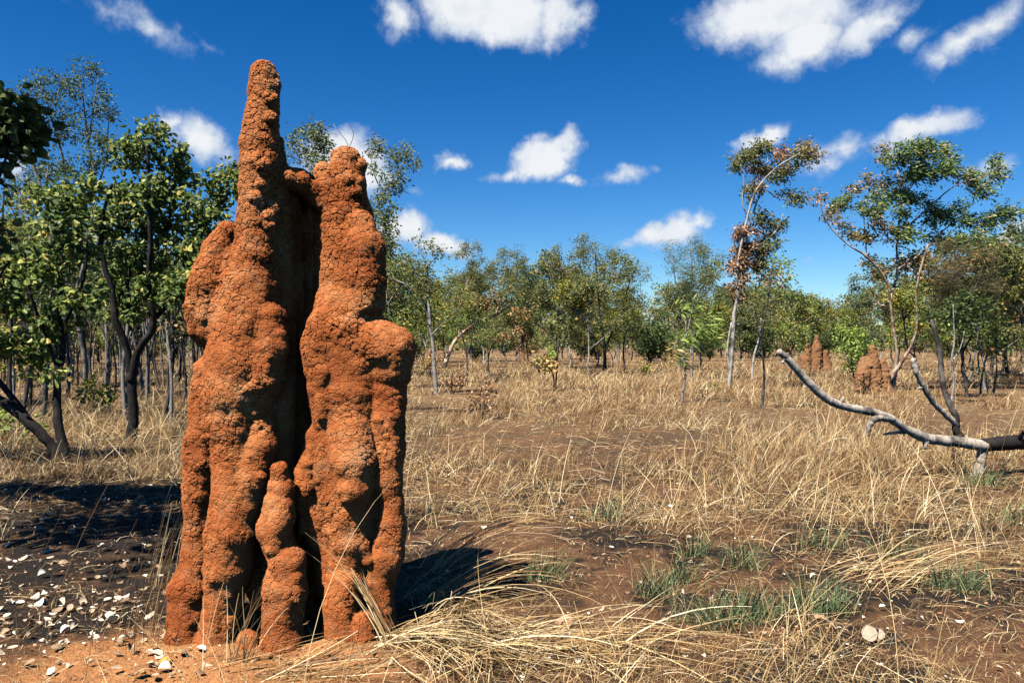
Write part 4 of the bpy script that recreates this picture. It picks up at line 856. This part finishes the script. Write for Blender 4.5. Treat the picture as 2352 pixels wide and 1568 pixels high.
# ------------------------------------------------------------------ grass
STRAW = leaf_mat('dry_straw', [(0, (.12, .055, .02)), (.25, (.27, .155, .06)), (.55, (.47, .32, .14)), (.8, (.63, .465, .235)), (1, (.78, .65, .42))], .18, .6, .25)
RUST = leaf_mat('rusty_dry_grass', [(0, (.06, .028, .014)), (.4, (.18, .085, .035)), (.8, (.32, .18, .08)), (1, (.44, .3, .15))], .15, .7, .2)
GREEN = leaf_mat('blue_green_grass', [(0, (.03, .055, .024)), (.5, (.085, .135, .052)), (.85, (.2, .25, .11)), (1, (.45, .38, .18))], .2, .5, .3)
CHAR = leaf_mat('charred_stub', [(0, (.006, .005, .005)), (.8, (.018, .013, .011)), (1, (.09, .045, .025))], 0, .9, .1)
def blades(x, y, L, phi, th0, th1, w, nseg, R, z=None, lift=.0):
    """ribbons that set off at th0 from the vertical towards phi and end at th1"""
    n = len(x); z = gz(x, y) if z is None else z
    ds = (L / nseg)[:, None]; t = (np.arange(nseg) + .5) / nseg
    th = th0[:, None] + (th1 - th0)[:, None] * t[None, :] ** .9; ph = phi[:, None] + (R.normal(size=n) * .35)[:, None] * t[None, :]
    dx = ds * np.sin(th) * np.cos(ph); dy = ds * np.sin(th) * np.sin(ph); dz = ds * np.cos(th)
    zero = np.zeros((n, 1))
    PX = x[:, None] + np.hstack([zero, np.cumsum(dx, 1)]); PY = y[:, None] + np.hstack([zero, np.cumsum(dy, 1)]); PZ = z[:, None] - .01 + np.hstack([zero, np.cumsum(dz, 1)])
    floor = (z + lift)[:, None] + R.uniform(.006, .03, n)[:, None]; PZ[:, 1:] = np.maximum(PZ[:, 1:], floor)
    P = np.stack([PX, PY, PZ], -1)
    a = R.uniform(0, math.pi, n); side = np.stack([np.cos(a), np.sin(a), R.normal(size=n) * .4], 1)[:, None, :]
    tw = 1 - .75 * np.linspace(0, 1, nseg + 1) ** 1.5
    o = side * (w[:, None] * tw[None, :] * .5)[:, :, None]
    v = np.stack([P - o, P + o], 2).reshape(-1, 3)
    b = (np.arange(n) * (nseg + 1) * 2)[:, None] + (np.arange(nseg) * 2)[None, :]
    q = np.stack([b, b + 1, b + 3, b + 2], -1).reshape(-1, 4)
    return v, q
def in_mound(x, y): return (np.abs(x - MX) / .66) ** 2 + (np.abs(y - 4.38) / .42) ** 2 < 1
def grass_density(x, y):
    u = x / y
    d = .22 + 1.5 * fbm2(x, y, .4, 60, 3) + 1.3 * fbm2(x, y, 1.3, 61, 3)
    d = np.where((u < -.36) & (y < 9.0), d * .22 - .05, d)
    d = np.where((y < 5.6) & (u > .17), d * .5 - .08, d)
    d = np.where((y < 7) & (u > -.1) & (u < .17), d * .8, d)
    d = np.where((y > 8) & (y < 19), d - .27, d)
    d = d + 1.7 * np.exp(-((x - 3.6) / 1.7) ** 2 - ((y - 10.3) / 2.3) ** 2)
    d = d + .8 * np.exp(-((x + 7) / 3.0) ** 2 - ((y - 16) / 5) ** 2)
    d = np.where(y > 14, d * .9 + .08 + .014 * np.clip(y - 14, 0, 25), d)
    d = np.where((np.abs(x - 5.3) < 1.0) & (y > 7.6) & (y < 9.6), d * .25 - .1, d)
    d = np.where(in_mound(x, y), 0, d)
    d = np.where((np.abs(x - MX) < 1.0) & (y < 4.2) & (y > 3.2), d * .12, d)
    return np.clip(d, 0, 1.6)
def scatter(n, y0, y1, R, margin=1.25):
    Y = y0 * (y1 / y0) ** R.uniform(0, 1, n) if y1 / y0 > 2.5 else np.sqrt(R.uniform(y0 * y0, y1 * y1, n))
    u = R.uniform(-.643 * margin, .643 * margin, n); return u * Y, Y
def straw_field():
    R = np.random.default_rng(3); V = []; Q = []; nv = 0; V2 = []; Q2 = []; nv2 = 0
    def add(v, q, rust):
        nonlocal nv, nv2
        if rust: V2.append(v); Q2.append(q + nv2); nv2 += len(v)
        else: V.append(v); Q.append(q + nv); nv += len(v)
    def clumps(nc, y0, y1, per, spread, Lr, th, w, nseg, rust=False, wind=.35):
        x, y = scatter(nc, y0, y1, R); keep = R.uniform(0, 1, nc) < grass_density(x, y); x, y = x[keep], y[keep]
        m = R.integers(max(1, per // 2), per + per // 2 + 1, len(x)); cx = np.repeat(x, m); cy = np.repeat(y, m); n = len(cx)
        cl = np.repeat(R.uniform(.55, 1.3, len(x)), m); ca = np.repeat(R.uniform(0, 6.28, len(x)), m); cb = np.repeat(R.uniform(0, 1, len(x)) ** 2, m)
        bx = cx + R.normal(size=n) * spread; by = cy + R.normal(size=n) * spread
        ok = ~in_mound(bx, by) & (by > 2.6); bx, by, cl, ca, cb = bx[ok], by[ok], cl[ok], ca[ok], cb[ok]; n = len(bx)
        L = R.uniform(*Lr, n) * cl; phi = np.where(R.uniform(0, 1, n) < wind, R.normal(size=n) * .8, ca + R.normal(size=n) * 1.6)
        t0 = np.abs(R.normal(size=n)) * th[0] + cb * .3; t1 = t0 + R.uniform(.1, 1, n) * th[1] + cb * .5
        far = np.clip(by / 4.5, 1, 9) ** .8
        add(*blades(bx, by, L, phi, t0, t1, w * R.uniform(.6, 1.3, n) * far, nseg, R), rust)
    # tall upright straw
    clumps(620, 3.1, 7.5, 11, .06, (.2, .6), (.3, .9), .0042, 5)
    clumps(850, 7.5, 15, 12, .09, (.25, .75), (.35, 1.0), .0036, 5)
    clumps(2300, 15, 34, 9, .16, (.15, .5), (.5, 1.0), .0036, 4, wind=.15)
    clumps(3600, 34, 95, 11, .3, (.2, .65), (.4, .9), .004, 3, wind=.15)
    # low bent litter
    clumps(1500, 2.9, 7.5, 14, .12, (.12, .55), (.9, 1.0), .0034, 4)
    clumps(4600, 6.5, 16, 14, .18, (.12, .5), (.9, .9), .0036, 3)
    clumps(3800, 16, 40, 13, .25, (.2, .55), (.7, .8), .0036, 3)
    clumps(1300, 3.0, 9, 10, .09, (.06, .28), (.5, .7), .003, 3, True)
    clumps(5200, 8, 24, 12, .16, (.12, .4), (.5, .7), .0034, 3, True)
    clumps(4200, 22, 60, 11, .3, (.15, .45), (.5, .7), .0036, 3, True)
    # single tall stalks
    x, y = scatter(1500, 3.3, 30, R); k = (R.uniform(0, 1, len(x)) < grass_density(x, y) * .8 + .06) & ~in_mound(x, y); x, y = x[k], y[k]; n = len(x)
    add(*blades(x, y, R.uniform(.6, 1.25, n), R.normal(size=n) * 1.3, np.abs(R.normal(size=n)) * .2, .2 + R.uniform(0, .9, n), .0034 * np.clip(y / 5, 1, 4) ** .8, 6, R), False)
    # litter lying flat everywhere
    for (cnt, y0, y1, l0, l1, rust) in ((19000, 2.9, 9, .03, .24, False), (19000, 2.9, 9, .03, .14, True), (26000, 7, 26, .06, .4, False), (20000, 7, 26, .05, .25, True)):
        x, y = scatter(cnt, y0, y1, R); pch = fbm2(x, y, 1.3, 71, 3); k = ~in_mound(x, y) & (R.uniform(0, 1, len(x)) < np.clip(grass_density(x, y) * .8 + .7 + 1.2 * pch, .05, 1)) & ((x / y > -.3) | (y > 9) | (R.uniform(0, 1, len(x)) < .45)); x, y = x[k], y[k]; n = len(x)
        add(*blades(x, y, R.uniform(l0, l1, n), R.uniform(0, 6.28, n), np.full(n, 1.2), np.full(n, 1.65), .003 * np.clip(y / 4.5, 1, 5) ** .8, 3, R), rust)
    o = link('dry_grass', mesh('dry_grass', np.vstack(V), [np.vstack(Q)], STRAW)); tag(o, 'straw coloured dry grass over the whole savanna floor', 'grass', kind='stuff')
    o = link('rusty_grass', mesh('rusty_grass', np.vstack(V2), [np.vstack(Q2)], RUST)); tag(o, 'short rusty brown burnt grass and litter', 'grass', kind='stuff')
straw_field()

def clump(name, label, cat, group, px, py, n, Lr, phi, t0, t1, w, spread, mat, seed, nseg=7, stubs=0, lift=0):
    R = np.random.default_rng(seed); Y = depth(py); b = at(px, py, Y); b[2] = gz(b[0], b[1])[0]
    x = b[0] + R.normal(size=n) * spread[0]; y = b[1] + R.normal(size=n) * spread[1]
    v, q = blades(x, y, R.uniform(*Lr, n), R.normal(size=n) * phi[1] + phi[0], R.uniform(*t0, n), R.uniform(*t1, n), w * R.uniform(.6, 1.3, n), nseg, R, lift=lift)
    o = link(name, mesh(name, v - b, [q], mat), loc=b); tag(o, label, cat, group)
    if stubs:
        x = b[0] + R.normal(size=stubs) * spread[0] * .8; y = b[1] + R.normal(size=stubs) * spread[1] * .8
        v, q = blades(x, y, R.uniform(.08, .3, stubs), R.uniform(0, 6.28, stubs), np.abs(R.normal(size=stubs)) * .28, np.abs(R.normal(size=stubs)) * .45, R.uniform(.003, .009, stubs), 2, R)
        tag(link('charred_stubs', mesh('charred_stubs', v - b, [q], CHAR), o), kind='stuff')
    return o
ST = 'bent straw clumps around the big mound'
clump('straw_clump', 'pale straw fan sweeping right from the mound foot', 'grass clump', ST, 930, 1478, 190, (.15, .9), (-.28, .42), (.9, 1.45), (1.5, 1.8), .006, (.09, .06), STRAW, 1)
clump('straw_clump', 'thick straw heap lying in the bottom middle', 'grass clump', ST, 1060, 1500, 260, (.12, .85), (-.3, .9), (1.0, 1.5), (1.5, 1.75), .006, (.2, .1), STRAW, 2)
clump('straw_clump', 'long arching straws over the mound shadow', 'grass clump', ST, 985, 1400, 60, (.7, 1.15), (.15, .25), (.55, 1.0), (1.6, 2.0), .006, (.07, .08), STRAW, 3)
clump('straw_clump', 'arching straws behind the mound shadow tip', 'grass clump', ST, 1010, 1310, 46, (.7, 1.2), (.1, .25), (.4, .85), (1.6, 2.1), .006, (.08, .12), STRAW, 4)
clump('straw_clump', 'straw bundle leaning up against the right front of the mound', 'grass clump', ST, 905, 1500, 22, (.5, .8), (2.75, .07), (.42, .55), (.75, 1.05), .006, (.025, .02), STRAW, 5)
clump('straw_clump', 'straw tussock standing before the left front of the mound', 'grass clump', ST, 525, 1535, 30, (.2, .5), (.7, .9), (.05, .5), (.3, 1.1), .005, (.06, .04), STRAW, 6)
clump('straw_clump', 'upright thin straws along the left side of the mound', 'grass clump', ST, 345, 1470, 70, (.25, .55), (.2, 1.2), (.02, .3), (.1, .6), .0034, (.09, .12), RUST, 7)
clump('straw_clump', 'dark upright straws at the left mound shoulder', 'grass clump', ST, 385, 1330, 60, (.3, .65), (.3, .8), (.05, .35), (.2, .8), .0034, (.08, .14), STRAW, 8)
clump('straw_clump', 'straw heap spread toward the bottom middle right', 'grass clump', ST, 1280, 1480, 230, (.12, .85), (-.3, .75), (.8, 1.5), (1.5, 1.75), .006, (.28, .1), STRAW, 9)
clump('straw_clump', 'flattened straw sheaf at the right among green tufts', 'grass clump', ST, 2020, 1310, 150, (.3, 1.1), (.05, .3), (.8, 1.3), (1.5, 1.8), .006, (.2, .14), STRAW, 10)
clump('straw_clump', 'loose straws lying along the front of the mound foot', 'grass clump', ST, 640, 1560, 60, (.4, .9), (.35, .35), (1.1, 1.4), (1.45, 1.6), .006, (.2, .05), STRAW, 12)
clump('straw_clump', 'pale straw fan pointing down at the bottom edge', 'grass clump', ST, 1040, 1440, 110, (.5, .8), (-1.25, .18), (.5, 1.0), (1.5, 1.8), .006, (.05, .05), STRAW, 13)
for i, (px, py, n, s, lab) in enumerate([(1640, 1440, 190, .10, 'widest dark green tuft with charred stubs at the lower right'), (1725, 1418, 150, .08, 'green tuft with tall black stubs right of the widest one'), (1855, 1395, 150, .08, 'bright green tuft with a bunch of black stalks'), (1905, 1405, 110, .06, 'small green tuft leaning right beside the black stalks'),
        (2190, 1345, 190, .09, 'dense fresh green tuft beside the flattened straw sheaf'), (1500, 1372, 90, .06, 'small dark tuft at the edge of the bare soil'), (1700, 1300, 90, .08, 'sparse green tuft behind the widest one'), (1240, 1335, 80, .09, 'low green tuft beyond the mound shadow'),
        (1600, 1275, 70, .06, 'small burnt green tuft in the middle of the bare soil'), (2262, 1118, 110, .1, 'green tuft under the propped fallen tree'), (1885, 1250, 80, .09, 'sparse green tuft in front of the tall straw'), (1400, 1195, 80, .08, 'green tuft below the open soil patch'), (2060, 1270, 90, .09, 'low green tuft left of the flattened straw'), (1560, 1340, 60, .05, 'little green tuft left of the black stubs'), (2330, 1200, 80, .1, 'green tuft near the right border')]):
    f = depth(py) / 4.5
    clump('green_tuft', lab, 'grass tuft', 'green grass tufts sprouting from burnt ground', px, py, int(n * 1.25), (.1 * f ** .3, .29), (0.2, 1.6), (.1, .8), (.5, 1.4), .0042 * f ** .8, (s * 1.0, s * .7), GREEN, 200 + i, 4, 24)

# ------------------------------------------------------------------ fallen leaves, stones
LITTER = leaf_mat('bleached_fallen_leaf', [(0, (.13, .07, .04)), (.35, (.32, .22, .13)), (.7, (.52, .44, .33)), (1, (.66, .61, .52))], .05, .7, .2)
def leaf_litter():
    R = np.random.default_rng(17)
    def pts(n, px0, px1, py0, py1, pw=1.0):
        py = py0 + (py1 - py0) * R.uniform(0, 1, n) ** pw; px = R.uniform(px0, px1, n); Y = CAMH * F / (py - CY); return (px - CX) / F * Y, Y
    parts = [pts(165, -60, 420, 1280, 1500), pts(80, -60, 330, 1350, 1470), pts(150, -40, 430, 1090, 1290), pts(60, -20, 500, 1480, 1568), pts(160, 940, 2380, 1090, 1300), pts(150, 1000, 2380, 1300, 1560), pts(40, 850, 1400, 1440, 1560), pts(60, 1250, 1600, 1150, 1300)]
    x = np.concatenate([p[0] for p in parts]); y = np.concatenate([p[1] for p in parts])
    k = ~in_mound(x, y) & ((x < -1.2) | (fbm2(x, y, 1.6, 88, 2) > -.12)); x, y = x[k], y[k]; n = len(x); z = gz(x, y) + R.uniform(.008, .03, n)
    a = R.uniform(0, 6.28, n); L = (.017 + .055 * R.uniform(0, 1, n) ** 1.7) * np.where(x < -1.2, 1.0, .7); w = L * R.uniform(.55, .85, n) * .5; tilt = R.normal(size=n) * .3; roll = R.normal(size=n) * .3
    D = np.stack([np.cos(a) * np.cos(tilt), np.sin(a) * np.cos(tilt), np.sin(tilt)], 1); U = np.stack([-np.sin(a) * np.cos(roll), np.cos(a) * np.cos(roll), np.sin(roll)], 1)
    Nn = np.cross(D, U); C = np.stack([x, y, z], 1); l = L[:, None]; w = w[:, None]; c = (R.normal(size=n) * .8)[:, None] * w * Nn
    rows = []; bend = R.normal(size=(n, 1)) * .6
    for t, ww in ((-.5, .12), (-.42, .55), (-.18, .98), (.12, .95), (.36, .62), (.5, .08)):
        m = C + D * l * t + Nn * l * (.25 - t * t) * bend
        j = R.uniform(.8, 1.15, (n, 1))
        rows += [m - U * w * ww * j + c * ww, m, m + U * w * ww * j + c * ww]
    v = np.stack(rows, 1).reshape(-1, 3); b = np.arange(n)[:, None] * 18; Q = []
    for i in range(5):
        for s in (0, 1): Q.append(b + np.array([i * 3 + s, i * 3 + s + 1, i * 3 + s + 4, i * 3 + s + 3]))
    o = link('fallen_leaves', mesh('fallen_leaves', v, [np.vstack(Q)], LITTER, True)); tag(o, 'bleached curled fallen leaves on the charred soil', 'fallen leaves', kind='stuff')
leaf_litter()
def rock_mesh(n, R, size, x, y, mat, name):
    ico = bpy.data.meshes.new('t'); import bmesh
    bm = bmesh.new(); bmesh.ops.create_icosphere(bm, subdivisions=2 if n == 1 else 1, radius=1); bm.to_mesh(ico); bm.free()
    bv = np.zeros(len(ico.vertices) * 3); ico.vertices.foreach_get('co', bv); bv = bv.reshape(-1, 3); bf = np.array([list(p.vertices) for p in ico.polygons]); bpy.data.meshes.remove(ico)
    V = []; Q = []
    for i in range(n):
        s = size[i] * R.uniform(.6, 1.2, 3) * np.array([1, 1, .7]); v = bv * (1 + .5 * vnoise(bv * 1.3 + i * 7.7, 3)[:, None]) * s
        a = R.uniform(0, 6.28); c, sn = math.cos(a), math.sin(a); v = np.stack([v[:, 0] * c - v[:, 1] * sn, v[:, 0] * sn + v[:, 1] * c, v[:, 2]], 1)
        V.append(v + np.array([x[i], y[i], gz(x[i], y[i])[0] + size[i] * .15])); Q.append(bf + i * len(bv))
    return mesh(name, np.vstack(V), [np.vstack(Q)], mat)
STONE = leaf_mat('soil_crumbs', [(0, (.1, .045, .022)), (.5, (.26, .12, .055)), (.85, (.42, .22, .1)), (1, (.5, .36, .24))], 0, .9, .15)
def crumbs():
    R = np.random.default_rng(23); n = 1500; x, y = scatter(n, 2.9, 6.5, R); n = len(x); x[:500] = R.normal(size=500) * .7 + MX; y[:500] = R.uniform(3.3, 4.2, 500)
    x[500:700] = R.normal(size=200) * .25 + 1.35; y[500:700] = 4.35 + R.normal(size=200) * .14
    o = link('gravel', rock_mesh(n, R, R.uniform(.003, .014, n), x, y, STONE, 'gravel')); tag(o, 'orange soil crumbs and pebbles strewn on the ground', 'gravel', kind='stuff')
crumbs()
def stones():
    R = np.random.default_rng(29)
    yel = bark_mat('yellow_stone', (.42, .19, .04), (.58, .33, .09), (.5, .24, .06), .5, 12); tan = bark_mat('tan_stone', (.3, .16, .09), (.46, .28, .17), (.38, .2, .11), .5, 14)
    for (px, py, r, m, lab) in [(380, 1530, .036, yel, 'rounded ochre yellow stone left of the mound foot'), (328, 1552, .022, yel, 'small ochre stone half buried at the bottom left'), (592, 1528, .014, yel, 'tiny yellow pebble in front of the mound'), (1300, 1435, .05, tan, 'tan clod of earth at the edge of the straw heap'), (1885, 1415, .03, tan, 'pale pink stone under the black stalks')]:
        Y = depth(py); p = at(px, py, Y); me = rock_mesh(1, R, [r], [p[0]], [p[1]], m, 'stone')
        v = np.zeros(len(me.vertices) * 3, np.float32); me.vertices.foreach_get('co', v); v = v.reshape(-1, 3); c = np.array([p[0], p[1], gz(p[0], p[1])[0]]); me.vertices.foreach_set('co', (v - c).astype(np.float32).ravel()); me.update()
        tag(link('stone', me, loc=c), lab, 'stone', 'stones on the soil')
stones()

def standing_leaves():
    R = np.random.default_rng(4); px, py = 2012, 1476; Y = depth(py); b = at(px, py, Y); b[2] = gz(b[0], b[1])[0]
    C = np.array([(-.018, 0, .012), (.016, .01, .02)]); best = -1
    for sd in range(80):      # turn both blades flat towards the road
        v_, f = leaves(C, np.array([(-.25, .35, 1.), (.3, .35, 1.)]), .078, .07, 'round', np.random.default_rng(sd)); q = v_.reshape(2, 10, 3); nn = np.cross(q[:, 2] - q[:, 0], q[:, 8] - q[:, 0]); m = (np.abs(nn[:, 1]) / np.linalg.norm(nn, axis=1)).min()
        if m > best: best, v = m, v_
    T = Tubes(); T.add(np.array([(0, .0, -.01), (-.01, 0, .006), (-.018, 0, .014)]), [.002, .002, .0015], 4); T.add(np.array([(0, .0, -.01), (.008, .005, .01), (.016, .01, .022)]), [.002, .002, .0015], 4)
    o = link('dry_seedling', mesh('dry_seedling', T.verts(), T.faces(), BARK['grey'], True), loc=b); tag(o, 'two pale round dead leaves standing upright on bare soil at lower right', 'dead seedling')
    for i in (0, 1): link('leaf', mesh('leaf', v[i * 10:(i + 1) * 10], [np.array([[0, 1, 2, 3, 4, 5], [0, 5, 6, 7, 8, 9]])], LITTER), o)
standing_leaves()
